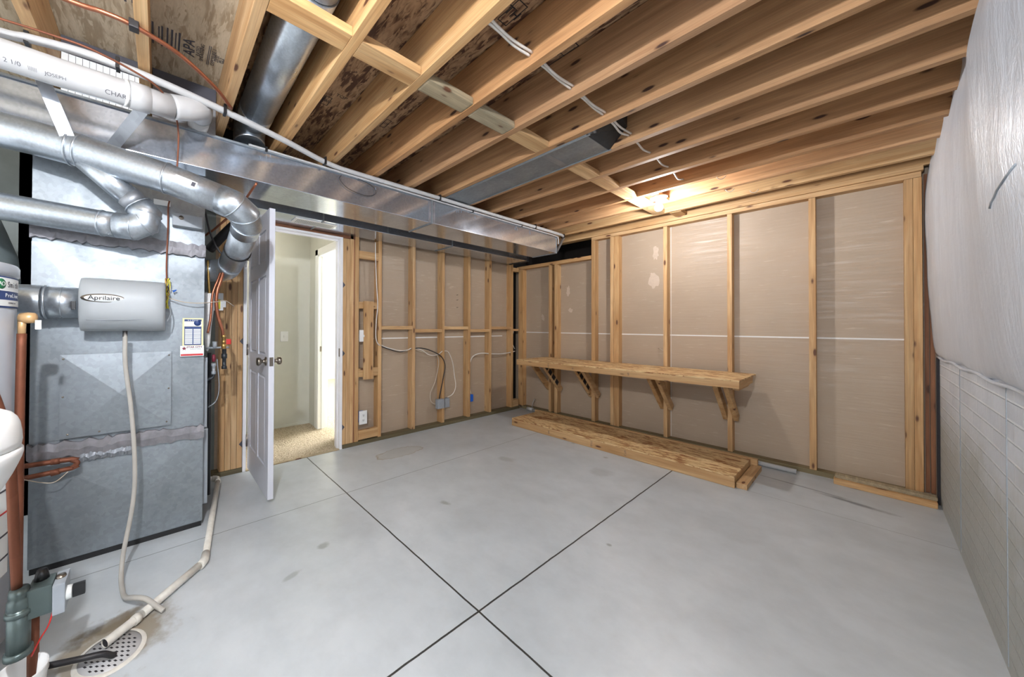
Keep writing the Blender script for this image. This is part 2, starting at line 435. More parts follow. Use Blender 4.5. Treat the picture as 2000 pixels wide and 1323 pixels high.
# drywall backs
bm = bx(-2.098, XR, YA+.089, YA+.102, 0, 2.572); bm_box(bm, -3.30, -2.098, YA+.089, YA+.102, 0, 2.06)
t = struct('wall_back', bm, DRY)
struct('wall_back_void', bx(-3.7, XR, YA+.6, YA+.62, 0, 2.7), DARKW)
# left wall: three panes of drywall round the doorway
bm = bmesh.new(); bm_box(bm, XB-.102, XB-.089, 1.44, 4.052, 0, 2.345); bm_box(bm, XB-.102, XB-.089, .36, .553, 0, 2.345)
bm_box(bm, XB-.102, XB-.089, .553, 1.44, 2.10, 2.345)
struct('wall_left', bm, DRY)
struct('wall_furnace_side', bx(XB-.13, XB-.1, -2.2, .42, 0, 2.6), plain('grey_green_foundation', (128, 134, 130), .7, amt=.1))
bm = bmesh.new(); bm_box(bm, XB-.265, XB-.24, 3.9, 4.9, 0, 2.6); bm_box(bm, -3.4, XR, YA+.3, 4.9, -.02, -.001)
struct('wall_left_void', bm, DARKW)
for nm, b_ in (('trim_1', (XB-.0895, XB-.0885, 1.60, 3.92, 1.058, 1.072)),):
    o = struct(nm, bx(*b_), SEAM)
struct('trim_2', bx(-3.22, .20, YA+.0875, YA+.0895, 1.110, 1.122), SEAM)
struct('trim_3', bx(-1.288, -1.285, YA+.0875, YA+.0895, .04, 2.27), SEAM)
# subfloor
bm = bx(-3.6, XR+.2, -.40+.0, YA+.7, ZS, ZS+.02)
ceil = struct('ceiling', bm, OSB_SUB, 'strand board subfloor over the joists')
bm = bx(-3.6, XR+.2, -2.2, .30, ZS-.004, ZS-.0005)
ceil2 = struct('ceiling_lit_panel', bm, OSB_LIT, 'strand board subfloor over the lamplit bays, painted paler for the light')
# printed marks on the subfloor
R_, U_ = (-1, 0, 0), (0, -1, 0)
def stamp(s, size, x, y, rgt=(0, 1, 0), upv=(-1, 0, 0), z=ZS-.001, m=INKG, par=ceil, bold=0, sx=1):
    text(s, size, (x, y, z), rgt, upv, m, par, 'printed_mark', True, bold, sx)
zz = ZS-.0055
stamp('APA', .066, -2.045, .108, (1, -.05, 0), (0, -1, 0), zz, INKG, ceil2, .001)
for i, (y, wd, ln) in enumerate(((-.035, .007, .15), (-.012, .005, .12), (.0, .007, .14), (.02, .007, .15), (.037, .008, .15), (.052, .005, .13), (.066, .008, .15), (.186, .003, .15), (.193, .003, .15))):
    o = mesh('printed_mark', bx(-2.045-ln/2, -2.045+ln/2, y-wd/2, y+wd/2, zz-.0005, zz), INKG, ceil2)
for y, s in ((.145, 'RATED'), (.16, 'SHEATHING'), (.21, 'EXPOSURE 1'), (.225, '23/32'), (.245, 'PS 2'), (.26, '000')):
    stamp(s, .024, -2.045, y, (1, 0, 0), (0, -1, 0), zz, INKG, ceil2)
for y, ln in ((-.19, .1), (-.16, .14), (-.125, .12), (-.1, .1)):
    mesh('printed_mark', bx(-1.86-ln/2, -1.86+ln/2, y-.004, y+.004, zz-.0005, zz), INKG, ceil2)
def frame(x, y, w_, h_, par=ceil, z=ZS-.0008):
    bm = bmesh.new(); s = .004
    for a in ((x-w_, x+w_, y-h_, y-h_+s), (x-w_, x+w_, y+h_-s, y+h_), (x-w_, x-w_+s, y-h_, y+h_), (x+w_-s, x+w_, y-h_, y+h_)):
        bm_box(bm, *a, z-.0005, z)
    mesh('printed_mark', bm, INK, par)
frame(-2.02, .80, .045, .022); stamp('T&G', .034, -2.02, .80, (0, 1, 0), (1, 0, 0), ZS-.001, INK)
stamp('TOP', .036, -1.93, .86, (0, 1, 0), (1, 0, 0), ZS-.001, INK)
frame(-.95, 1.22, .06, .03); stamp('TH', .06, -.95, 1.22, (0, 1, 0), (1, 0, 0), ZS-.001, INK)
frame(-2.0, 1.21, .05, .02); stamp('IIII', .04, -2.0, 1.21, (0, 1, 0), (1, 0, 0), ZS-.001, INK)
frame(-.95, 1.60, .09, .02); stamp('TTTT', .03, -.95, 1.6, (0, 1, 0), (1, 0, 0), ZS-.001, INK)

# ================================================================== JOISTS
ORD = ['first', 'second', 'third', 'fourth', 'fifth', 'sixth', 'seventh', 'eighth', 'ninth', 'tenth', 'eleventh', 'twelfth', 'thirteenth', 'fourteenth', 'fifteenth']
far = [4.044-.3405*i for i in range(14)]
JW = .042
for i, y in enumerate(far):
    lab = ORD[i]+' ceiling joist counted out from the long workbench wall' if i else 'ceiling joist nearest the workbench wall, just in front of its top plate'
    mt = JX if i > 0 else WX
    if y < 1.1: mt = WX
    solo('floor_joist', bx(-3.55, XR+.1, y-JW, y, ZC, ZS-.005, bev=.002), mt, lab, 'joist', 'floor joists overhead')
# blocking row
BXc = -1.285
for i, y in enumerate(far):
    hi = (far[i-1]-JW) if i > 0 else YA+.0
    if i > 11: break
    zb = ZC+.0005 if i else ZC-.004
    y0 = y+.001; y1 = hi-.001
    if i == 6: continue
    if i == 0: y1 = YA-.003
    lab = {12: 'block nearest the furnace', 0: 'flat wood block between the nearest joist and the workbench wall plate'}.get(i, 'flat wood block bridging the bay beyond the '+ORD[i]+' joist from the workbench wall')
    if i == 10: lab = 'large pale wood block crossing the round duct, with a bark edge'
    if i == 9: lab = 'weathered grey rounded block right after the round duct bay'
    xc = BXc+(.0 if i not in (0,) else .12)
    mt = GRW if i in (8, 9) else WY
    bm = bx(xc-.047, xc+.047, y0, y1, zb, zb+.038, bev=.003 if i not in (8, 9) else .012)
    solo('bridging_block', bm, mt, lab, 'wood block', 'bridging blocks between the joists')

# ================================================================== WALL A (workbench wall)
SW = .040
def stud_a(x0, x1, lab, z1=2.27, m=WZ, dy=0, z0=.038):
    return solo('wall_stud', bx(x0, x1, YA+dy, YA+.089+dy, z0, z1, bev=.0015), m, lab, 'stud', 'studs of the workbench wall')
solo('top_plate', bx(-2.096, .232, YA-.001, YA+.089, 2.272, 2.31, bev=.0015), WX, 'long pine top plate over the tall studs of the workbench wall', 'wall plate')
solo('upper_top_plate', bx(-2.7, .24, YA-.02, YA+.089, 2.311, 2.344, bev=.0015), WX, 'upper pine plate directly under the joists on the workbench wall', 'wall plate')
solo('rim_joist', bx(-3.3, XR+.1, YA-.012, YA+.03, ZC+.001, ZS-.005, bev=.002), WX, 'pine joist set right on the workbench wall plate', 'joist')
solo('short_top_plate', bx(-3.215, -2.10, YA-.001, YA+.089, 2.045, 2.09, bev=.0015), WX, 'low pine plate over the short studs below the dark soffit opening', 'wall plate')
solo('bottom_plate', bx(-3.12, .232, YA-.001, YA+.089, 0, .037), TR, 'olive treated bottom plate along the workbench wall', 'wall plate')
stud_a(-3.185, -3.11, 'pine stud right in the corner beside the black gap', 2.044)
stud_a(-2.684, -2.648, 'short pine stud, left one of the spaced pair in the low section', 2.044)
stud_a(-2.600, -2.555, 'short pine stud, right one of the spaced pair in the low section', 2.044)
stud_a(-2.096, -2.052, 'tall pine stud where the low section meets the tall section')
stud_a(-1.872, -1.834, 'tall pine stud, left half of the tight double stud above the bench')
stud_a(-1.832, -1.778, 'tall pine stud, right half of the tight double stud above the bench', dy=.004)
stud_a(-1.330, -1.296, 'lone pine stud above the bench with a stray wire to its left')
stud_a(-.812, -.778, 'pine stud with a rough bark edge behind the right end of the bench')
stud_a(-.299, -.261, 'lone pine stud between the bench end and the double corner stud')
stud_a(.160, .1965, 'left stud of the tall double stud beside the insulated wall')
stud_a(.1975, .2335, 'right stud of the tall double stud beside the insulated wall')
solo('nailer_board', bx(.245, .262, YA+.07, YA+.16, .04, 2.3), RDW, 'reddish board set back in the gap beside the insulated wall', 'board')
solo('corner_nailer', bx(.2655, .285, YA+.06, YA+.12, .04, 2.2), RDW, 'thin reddish board against the concrete in the back right gap', 'board')
bm = bmesh.new()
for k in range(22):
    z = .1+k*.095; d = .003*math.sin(k*2.1)
    bm_obox(bm, (-.7775+d, YA+.0, z), (-.7765+d, YA+.001, z+.06), (0, .02, 0), (0.004, 0, 0))
bm.free()
# stray wire
solo('stray_wire', tube([(-1.40, YA+.08, .965), (-1.385, YA+.04, .975), (-1.35, YA+.02, .955), (-1.335, YA+.02, .95)], .003, 6, smooth=4), BEIGE, 'short stray wire poking from the drywall above the bench', 'wire')
# compound smears on the drywall
def smear(cx, cz, rx, rz, seed, plane='A'):
    r = random.Random(seed); bm = bmesh.new(); vs = []
    for k in range(18):
        a = 2*math.pi*k/18; q = r.uniform(.55, 1)
        if plane == 'A': vs.append(bm.verts.new((cx+rx*q*math.cos(a), YA+.0882, cz+rz*q*math.sin(a))))
        else: vs.append(bm.verts.new((XB-.0882, cx+rx*q*math.cos(a), cz+rz*q*math.sin(a))))
    f = bm.faces.new(vs); e = bmesh.ops.extrude_face_region(bm, geom=[f])
    bmesh.ops.translate(bm, vec=(0, .0006, 0) if plane == 'A' else (-.0006, 0, 0), verts=[x for x in e['geom'] if isinstance(x, bmesh.types.BMVert)])
    return bm
for i, (x, z, a, b_, lab) in enumerate(((-1.45, 1.72, .06, .11, 'large pale compound smear left of the lone stud above the bench'), (-1.43, 2.02, .035, .1, 'narrow upright compound smear high left of the lone stud'),
        (-2.42, 1.42, .035, .035, 'round pale compound blot in the low section of drywall'), (-2.45, 1.68, .03, .09, 'faint tall compound smear in the low section of drywall'),
        (-2.83, 1.33, .03, .06, 'faint compound blot beside the corner stud'))):
    solo('compound_smear', smear(x, z, a, b_, i), SMEAR, lab, 'plaster smear', 'compound smears on the drywall')

# ================================================================== WALL B (door wall)
def stud_b(y0, y1, lab, z1=2.3, z0=.038, m=WZ, grp='studs of the door wall'):
    return solo('wall_stud', bx(XB-.089, XB, y0, y1, z0, z1, bev=.0015 if 'packed' not in grp else .004), m, lab, 'stud', grp)
lb = ['first pine stud to the right of the electric boxes', 'pine stud with the white cables crossing, second right of the electric boxes', 'pine stud carrying the grey cable box',
      'pine stud carrying the blue outlet box', 'pine stud one bay before the corner, right of the blue box', 'pine stud just left of the black corner gap']
for (y0, y1), l in zip(((1.819, 1.859), (2.261, 2.301), (2.701, 2.741), (3.143, 3.183), (3.549, 3.587), (4.015, 4.055)), lb):
    stud_b(y0, y1, l)
# packed studs on each side of the doorway
for y0, y1, l in ((1.421, 1.458, 'jamb stud against the right door casing, innermost of the packed studs'), (1.459, 1.496, 'second packed stud right of the doorway'),
                  (1.497, 1.535, 'third packed stud right of the doorway'), (1.551, 1.594, 'outermost packed stud right of the doorway, beside the light switch')):
    stud_b(y0, y1, l, 2.06 if y0 < 1.49 else 2.3, grp='packed studs beside the doorway')
solo('filler_board', bx(XB-.08, XB-.004, 1.536, 1.550, .038, 2.3), RDW, 'thin filler board between the packed studs right of the doorway', 'board')
for y0, y1, l in ((.382, .420, 'leftmost packed stud left of the doorway, in the furnace shade'), (.4215, .4625, 'second packed stud left of the doorway'),
                  (.464, .504, 'third packed stud left of the doorway'), (.5055, .545, 'packed stud against the left door jamb, by the hinges')):
    stud_b(y0, y1, l, 2.06, grp='packed studs beside the doorway')
solo('door_header', bx(XB-.089, XB, .40, 1.55, 2.062, 2.20, bev=.002), DX, 'dark brown header beam over the doorway', 'header beam')
solo('wall_bottom_plate', bx(XB-.089, XB+.004, 1.425, 4.2, 0, .037), TRY, 'olive treated bottom plate along the door wall right of the doorway', 'wall plate')
solo('short_bottom_plate', bx(XB-.089, XB+.004, .30, .548, 0, .037), TRY, 'olive treated bottom plate stub left of the doorway', 'wall plate')
def blk(y0, y1, z0, z1, lab, m=WY, x0=XB-.089, x1=XB, grp='blocks nailed between the studs'):
    return solo('stud_block', bx(x0, x1, y0, y1, z0, z1, bev=.002), m, lab, 'wood block', grp)
blk(1.86, 2.26, 1.162, 1.20, 'horizontal block in the first full bay right of the electric boxes')
blk(2.302, 2.70, 1.128, 1.166, 'horizontal block in the second full bay, set slightly lower')
blk(2.742, 3.142, 1.16, 1.198, 'horizontal block in the bay with the grey box')
blk(3.184, 3.548, 1.125, 1.163, 'horizontal block in the bay right of the blue box')
blk(3.588, 4.014, 1.16, 1.198, 'horizontal block in the last bay before the corner gap')
blk(1.596, 1.818, 1.883, 1.961, 'block high above the light switch between two studs', x0=XB-.04)
blk(1.596, 1.818, 1.375, 1.445, 'block just behind the top of the upright switch board', x0=XB-.04)
blk(1.596, 1.818, .682, .769, 'block just behind the bottom of the upright switch board', x0=XB-.04)
blk(1.596, 1.818, .050, .142, 'lowest block between two studs, below the white outlet', x0=XB-.04)
blk(4.056, 4.18, 2.0, 2.055, 'small block closing the top of the black corner gap', x0=XB-.06)
blk(4.056, 4.18, 1.135, 1.165, 'small block across the middle of the black corner gap', x0=XB-.06)
blk(4.056, 4.18, .04, .14, 'small block closing the foot of the black corner gap', x0=XB-.06)
solo('upright_board', bx(XB+.001, XB+.021, 1.642, 1.752, .655, 1.452, bev=.002), WZ, 'short upright pine board nailed over two blocks beside the light switch', 'board')
# electric boxes and cables
def plate(name, y0, y1, z0, z1, lab, kind):
    t = thing(name, lab, 'light switch' if kind == 'switch' else 'outlet', (XB, (y0+y1)/2, z0))
    mesh('cover_plate', bx(XB+.0, XB+.012, y0, y1, z0, z1, bev=.004), PLASW, t)
    mesh('box_body', bx(XB-.06, XB, y0+.015, y1-.015, z0+.012, z1-.012), BLUE if kind != 'switch' else PLASW, t)
    yc, zc = (y0+y1)/2, (z0+z1)/2
    if kind == 'switch': mesh('toggle', bx(XB+.011, XB+.022, yc-.006, yc+.006, zc-.012, zc+.010, bev=.002), PLASW, t)
    else:
        for dz in (.025, -.025):
            s = mesh('socket', lathe([(0, .0015), (.015, .0015), (.0165, 0)], (XB+.0122, yc, zc+dz), (1, 0, 0), 20), PLASW, t)
            bm = bmesh.new()
            bm_box(bm, XB+.0138, XB+.0142, yc-.007, yc-.0045, zc+dz-.003, zc+dz+.007); bm_box(bm, XB+.0138, XB+.0142, yc+.0045, yc+.007, zc+dz-.003, zc+dz+.007)
            bm_lathe(bm, [(0, .0003), (.0025, .0003), (.0025, 0)], (XB+.0138, yc, zc+dz-.009), (1, 0, 0), 8)
            mesh('slots', bm, INK, s)
    return t
plate('light_switch', 1.598, 1.684, 1.040, 1.158, 'white toggle switch plate on a stud right of the doorway', 'switch')
plate('wall_outlet', 1.600, 1.688, .205, .340, 'white duplex outlet low on the stud right of the doorway', 'outlet')
def cable(pts, r, m, lab, name='cable', cat='cable', grp=None, seg=8):
    return solo(name, tube(pts, r, seg, smooth=8), m, lab, cat, grp)
G1 = 'cables on the door wall'
x_ = XB+.008
cable([(x_, 1.775, 2.07), (x_, 1.778, 1.9), (x_, 1.79, 1.65), (x_-.004, 1.808, 1.42), (x_, 1.79, 1.25), (x_, 1.785, 1.10), (x_, 1.80, 1.03), (x_-.004, 1.83, 1.0), (XB-.01, 1.856, .995)], .0055, ROMEX, 'white cable running down beside the first full stud from the duct', grp=G1)
x_ = XB-.02
cable([(x_, 1.86, 1.0), (x_, 1.95, .965), (x_, 2.1, .93), (x_, 2.2, .93), (x_, 2.26, .95)], .0055, ROMEX, 'white cable sagging across the first full bay', grp=G1)
cable([(x_, 1.86, .985), (x_, 1.98, .945), (x_, 2.1, .915), (x_, 2.2, .93), (x_, 2.26, .945)], .005, RUBBER, 'black cable sagging across the first full bay', grp=G1)
x_ = XB+.006
cable([(XB-.01, 2.302, .95), (x_+.016, 2.4, .945), (x_+.016, 2.55, .90), (x_+.014, 2.68, .83), (x_+.01, 2.735, .72), (x_+.01, 2.70, .55), (x_+.01, 2.665, .42), (x_, 2.655, .335)], .006, RUBBER, 'black cable dropping in a curve into the grey box', grp=G1)
cable([(XB-.01, 2.302, .94), (x_-.01, 2.42, .90), (x_-.014, 2.55, .88), (x_-.014, 2.63, .855), (x_-.014, 2.655, .75), (x_-.01, 2.60, .55), (x_, 2.52, .42), (x_, 2.53, .32), (x_, 2.60, .27)], .005, BEIGE, 'beige cable looping left of the grey box', grp=G1)
cable([(XB-.01, 2.302, .955), (x_, 2.4, .92), (x_, 2.5, .865), (x_, 2.62, .86), (x_, 2.70, .90)], .005, ROMEX, 'white cable rising to the stud with the grey box', grp=G1)
cable([(XB-.03, 2.745, .90), (XB-.03, 2.83, .88), (XB-.03, 2.90, .75), (XB-.03, 2.93, .6), (XB-.03, 2.955, .45), (XB-.03, 2.91, .36), (XB-.035, 2.82, .325)], .005, ROMEX, 'white cable looping right of the grey box stud', grp=G1)
cable([(XB-.02, 3.188, .72), (XB-.02, 3.24, .80), (XB-.02, 3.33, .835), (XB-.02, 3.45, .84), (XB-.02, 3.56, .83), (XB-.02, 3.8, .815), (XB-.02, 4.0, .825), (XB-.02, 4.12, .84)], .007, ROMEX, 'white cable crossing low toward the black corner gap', grp=G1)
cable([(XB-.02, 3.19, .44), (XB-.02, 3.2, .38), (XB-.015, 3.215, .32)], .004, ROMEX, 'short white cable entering the blue box', grp=G1)
cable([(XB-.03, 4.10, 1.13), (XB-.03, 4.075, 1.05), (XB-.03, 4.08, .95), (XB-.03, 4.13, .87)], .005, ROMEX, 'white cable curving inside the black corner gap', grp=G1)
solo('cable_box', bx(XB+.0, XB+.05, 2.60, 2.70, .225, .335, bev=.004), GREYP, 'grey metal cable box on the side of a stud near the floor', 'junction box')
solo('cable_box', bx(XB-.085, XB-.035, 2.78, 2.86, .20, .31, bev=.004), GREYP, 'second grey box tucked behind the stud with the grey cable box', 'junction box')
solo('outlet_box', bx(XB-.05, XB+.004, 3.186, 3.236, .228, .318, bev=.003), BLUE, 'bright blue plastic outlet box with no cover on a stud', 'outlet box')
for k, z in enumerate((1.60, 1.535, 1.44)):
    solo('screw_tip', tube([(XB-.088, 3.02, z), (XB-.07, 3.035, z+.004)], .004, 6), NICK, ['topmost', 'middle', 'lowest'][k]+' of three screw tips poking through the drywall', 'screw', 'screw tips in the drywall')

# ================================================================== DOORWAY AND HALL
bm = bmesh.new()
bm_box(bm, XB-.115, XB+.006, 1.392, 1.418, 0, 2.045, bev=.002)
bm_box(bm, XB-.115, XB+.006, .548, .572, 0, 2.045, bev=.002)
bm_box(bm, XB-.115, XB+.006, .548, 1.418, 2.046, 2.064, bev=.002)
bm_box(bm, XB-.075, XB-.04, 1.382, 1.393, 0, 2.03); bm_box(bm, XB-.075, XB-.04, .571, .582, 0, 2.03); bm_box(bm, XB-.075, XB-.04, .58, 1.39, 2.033, 2.046)
fr = struct('door_frame', bm, WHITE, 'white door frame of the open door')
mesh('strike_plate', bx(XB-.02, XB+.003, 1.389, 1.3925, .90, .98), NICK, fr)
# door leaf, open into the room
DX0, DX1, DY0, DY1, DZ0, DZ1 = XB+.012, -2.455, .583, .620, .03, 1.992
d = thing('door_leaf', 'white six-panel door standing wide open beside the furnace', 'door', (XB, .60, 0))
def panel_door(parent):
    bm = bmesh.new()
    W_ = DX1-DX0; st = .10*W_/.76
    cols_ = [(DX0+st, DX0+W_*.46), (DX0+W_*.54, DX1-st)]
    rows = [(DZ0+.20, DZ0+.82), (DZ0+.96, DZ0+1.52), (DZ0+1.62, DZ0+1.84)]
    xs = [DX0, cols_[0][0], cols_[0][1], cols_[1][0], cols_[1][1], DX1]
    zs = [DZ0]+[z for r in rows for z in r]+[DZ1]
    for s, yf in ((-1, DY0), (1, DY1)):
        V = [[bm.verts.new((x, yf, z)) for z in zs] for x in xs]
        for i in range(5):
            for j in range(7):
                f = bm.faces.new((V[i][j], V[i+1][j], V[i+1][j+1], V[i][j+1]))
                if i in (1, 3) and j in (1, 3, 5):
                    r = bmesh.ops.inset_individual(bm, faces=[f], thickness=.012, depth=0)
                    bmesh.ops.translate(bm, vec=(0, -s*.009, 0), verts=f.verts)
                    bmesh.ops.inset_individual(bm, faces=[f], thickness=.016, depth=0)
                    bmesh.ops.inset_individual(bm, faces=[f], thickness=.014, depth=0)
                    bmesh.ops.translate(bm, vec=(0, s*.007, 0), verts=f.verts)
    bm_box(bm, DX0, DX1, DY0+.0005, DY1-.0005, DZ0, DZ1)
    fs = [f for f in bm.faces if len(f.verts) == 4 and abs(f.calc_center_median().y-(DY0+DY1)/2) > (DY1-DY0)/2-.0008 and f.calc_area() > W_*1.9]
    bmesh.ops.delete(bm, geom=fs, context='FACES')
    return mesh('door_panel', bm, DOORW, parent)
panel_door(d)
kz = .955
for s, y in ((-1, DY0), (1, DY1)):
    mesh('door_knob', lathe([(0, .001), (.031, .001), (.030, .006), (.014, .012), (.012, .028), (.026, .038), (.029, .050), (.024, .060), (0, .063)], (DX1-.06, y, kz), (0, s, 0), 28), NICK, d)
mesh('latch_plate', bx(DX1-.0005, DX1+.002, .589, .613, kz-.03, kz+.03), NICK, d)
for z in (.25, 1.0, 1.78):
    bm = bx(XB+.0035, XB+.0115, .574, .583, z-.045, z+.045); bm_box(bm, XB-.03, XB+.004, .5725, .575, z-.045, z+.045); bm_tube(bm, [(XB+.009, .577, z-.046), (XB+.009, .577, z+.046)], .006, 10)
    mesh('hinge', bm, NICK, d)
# shims (dark bits between frame and studs)
for k, (y, z) in enumerate(((.547, 1.07), (.547, .23), (1.4195, 1.60), (1.4195, .93), (1.4195, .21))):
    bm = bmesh.new(); s = -1 if y < 1 else 1
    vs = [bm.verts.new(p) for p in ((XB+.001, y-s*.0, z-.03), (XB+.001, y, z+.03), (XB+.001, y+s*.025, z))]; f = bm.faces.new(vs)
    e = bmesh.ops.extrude_face_region(bm, geom=[f]); bmesh.ops.translate(bm, vec=(.003, 0, 0), verts=[x for x in e['geom'] if isinstance(x, bmesh.types.BMVert)])
    solo('frame_clip', bm, INKG, ['upper dark clip on the left door frame', 'lower dark clip on the left door frame', 'top dark clip on the right door frame', 'middle dark clip on the right door frame', 'bottom dark clip on the right door frame'][k], 'clip', 'dark clips along the door frame')
# hall
struct('floor_hall', bx(-7.5, XB-.005, -.6, 4.5, -.1, .004), CARPET, 'beige carpet of the hall')
struct('trim_threshold', bx(XB-.02, XB+.012, .573, 1.391, 0, .007), GRW)
struct('wall_hall_far', bx(-4.3, -4.2, -.6, 1.55, 0, 2.6), HALLW)
struct('wall_hall_near', bx(XB-.13, XB-.105, -.6, .548, 0, 2.6), HALLW)
struct('wall_hall_near_right', bx(XB-.13, XB-.105, 1.418, 1.50, 0, 2.6), HALLW)
struct('wall_hall_end', bx(-4.3, XB-.1, -.7, -.6, 0, 2.6), HALLW)
bm = bx(-4.2, -3.91, 1.47, 1.57, 0, 2.6); bm_box(bm, -3.91, XB-.1, 1.47, 1.57, 2.02, 2.6); bm_box(bm, -3.20, XB-.1, 1.47, 1.57, 0, 2.02)
struct('wall_hall_right', bm, HALLW)
bm = bx(-3.98, -3.90, 1.455, 1.47, 0, 2.09, bev=.004); bm_box(bm, -3.98, XB-.11, 1.455, 1.47, 2.02, 2.09, bev=.004)
bm_box(bm, -3.90, -3.885, 1.46, 1.58, 0, 2.02); bm_box(bm, -3.885, -3.872, 1.50, 1.53, 0, 2.02); bm_box(bm, -3.9, -3.2, 1.46, 1.58, 2.005, 2.02)
cs = struct('trim_4', bm, HALLT, 'white casing of the second doorway in the hall')
mesh('strike_plate', bx(-3.8845, -3.883, 1.48, 1.5, .90, .96), NICK, cs)
struct('ceiling_hall', bx(-7.5, XB-.1, -.6, 4.5, 2.45, 2.5), HALLW)
struct('baseboard_hall', bx(-4.2, -4.19, -.6, 1.47, .004, .03), HALLW)
t = thing('light_switch', 'white switch plate on the pale hall wall seen through the doorway', 'light switch', (-4.2, 1.17, 1.01))
mesh('cover_plate', bx(-4.2, -4.194, 1.125, 1.213, 1.012, 1.13, bev=.002), PLASW, t)
mesh('toggle', bx(-4.194, -4.186, 1.162, 1.176, 1.06, 1.085), PLASW, t)
t = thing('hall_ceiling_lamp', 'round ceiling lamp in the hall outside the basement door', 'lamp', (-3.7, .9, 2.449))
mesh('lamp_shade', lathe([(0, -.07), (.09, -.055), (.13, -.02), (.135, 0)], (-3.7, .75, 2.449), (0, 0, 1), 24), LAMPE, t)
mesh('lamp_base', lathe([(.14, -.012), (.145, 0), (0, 0)], (-3.7, .75, 2.449), (0, 0, 1), 24), WHITE, t)
# sunny room beyond
struct('wall_sunroom', bx(-7.5, -7.4, 1.5, 4.5, 0, 2.6), HALLW)
struct('wall_sunroom_back', bx(-7.5, -3.4, 4.4, 4.5, 0, 2.6), HALLW)
struct('wall_sunroom_near', bx(-3.5, -3.4, 1.57, 4.4, 0, 2.6), HALLW)
struct('window_1', bx(-5.6, -4.1, 4.385, 4.399, .25, 2.25), SUNW, 'bright daylit window of the room beyond the hall')

# ================================================================== RIGHT WALL BLANKET
def blanket_x(y, z):
    r = random.Random(3); ph = [r.uniform(0, 6.28) for _ in range(3)]
    s = (z-1.005)/1.555
    prof = math.sin(min(1, s*1.35)*math.pi*.5)**.45 if s > 0 else 0
    prof *= 1-.66*min(1, max(0, (s-.72)/.2))**1.3
    near = math.exp(-((y-2.02)/.42)**2)*.045
    x = XR-.004-prof*(.044+near)
    return x+prof*(.0035*math.sin(y*9+ph[0]+s*2)+.002*math.sin(y*23+ph[1]-s*5)+.0016*math.sin(z*14+y*6+ph[2]))
def blanket():
    bm = bmesh.new(); ny, nz = 90, 70
    y0, y1, z0, z1 = -.9, YA+.02, 1.005, 2.56
    r = random.Random(3); ph = [r.uniform(0, 6.28) for _ in range(12)]
    V = []
    for i in range(ny+1):
        row = []
        y = y0+(y1-y0)*i/ny
        for j in range(nz+1):
            s = j/nz; z = z0+(z1-z0)*s
            x = blanket_x(y, z)
            if s < .04: z += .006*math.sin(y*7+ph[3])+.003*math.sin(y*17+ph[4])
            row.append(bm.verts.new((x, y, z)))
        V.append(row)
    for i in range(ny):
        for j in range(nz):
            f = bm.faces.new((V[i][j], V[i+1][j], V[i+1][j+1], V[i][j+1])); f.smooth = True
    # backing so that it has thickness
    B = [[bm.verts.new((XR-.001, v.co.y, v.co.z)) for v in (row[0], row[-1])] for row in V]
    for i in range(ny):
        bm.faces.new((V[i][0], B[i][0], B[i+1][0], V[i+1][0])); bm.faces.new((V[i][-1], V[i+1][-1], B[i+1][1], B[i][1])); bm.faces.new((B[i][0], B[i][1], B[i+1][1], B[i+1][0]))
    bm.faces.new(V[-1]+[B[-1][1], B[-1][0]]); bm.faces.new(V[0]+[B[0][1], B[0][0]])
    return bm
bk = solo('insulation_blanket', blanket(), VINYL, 'puffy white vinyl-faced insulation blanket hung over the upper brick-pattern wall', 'insulation')
bm = tube([(blanket_x(y, z)-.001, y, z) for y, z in ((1.93, 1.553), (1.915, 1.566), (1.87, 1.574), (1.84, 1.583), (1.79, 1.590), (1.76, 1.598), (1.70, 1.613))], .0025, 8)
mesh('torn_seam', bm, GREYP, bk)['label'] = 'dark torn seam'
bm = tube([(XR-.006, .0+4.2*k/30, 1.0+.006*math.sin(k*1.3)) for k in range(31)], .007, 8)
mesh('hem', bm, VINYL, bk)
for nm, y in (('form_seam', 3.36), ('form_seam', 2.36)):
    solo(nm, bx(XR-.002, XR+.001, y-.0022, y+.0022, .02, 1.0), GREYP, 'thin upright form seam on the brick wall '+('farther from' if y > 3 else 'nearer to')+' the camera', 'seam', 'form seams on the brick wall')
solo('gap_shade_strip', bx(.283, .294, YA-.05, YA-.02, 0, 1.0), INK, 'black strip standing in for the shaded gap where the brick wall meets the framed wall', 'strip')  # solid black strip painted in for the shade of the gap

# ================================================================== WORKBENCH AND FLOOR UNIT
BY0, BX0, BX1, BZ = 3.60, -2.725, -.618, .783
t = thing('workbench', 'long pine and strand board wall bench carried on diagonal braces', 'workbench', (-1.67, YA, .35))
mesh('bench_top', bx(BX0, BX1, BY0, YA-.001, BZ-.011, BZ, bev=.001), OSB_TOP, t)
mesh('front_board', bx(BX0, BX1, BY0, BY0+.038, BZ-.066, BZ-.0115, bev=.0015), WX, t)
mesh('end_board', bx(BX1-.038, BX1, BY0+.039, YA-.13, BZ-.066, BZ-.0115, bev=.0015), WY, t)
mesh('end_board', bx(BX0, BX0+.038, BY0+.039, YA-.001, BZ-.066, BZ-.0115, bev=.0015), WY, t)
mesh('ledger', bx(BX0+.04, BX1-.04, YA-.04, YA-.0005, BZ-.10, BZ-.0115, bev=.0015), WX, t)
mesh('stub_board', bx(BX1-.08, BX1-.041, YA-.42, YA-.041, BZ-.11, BZ-.0115, bev=.0015), WY, t)
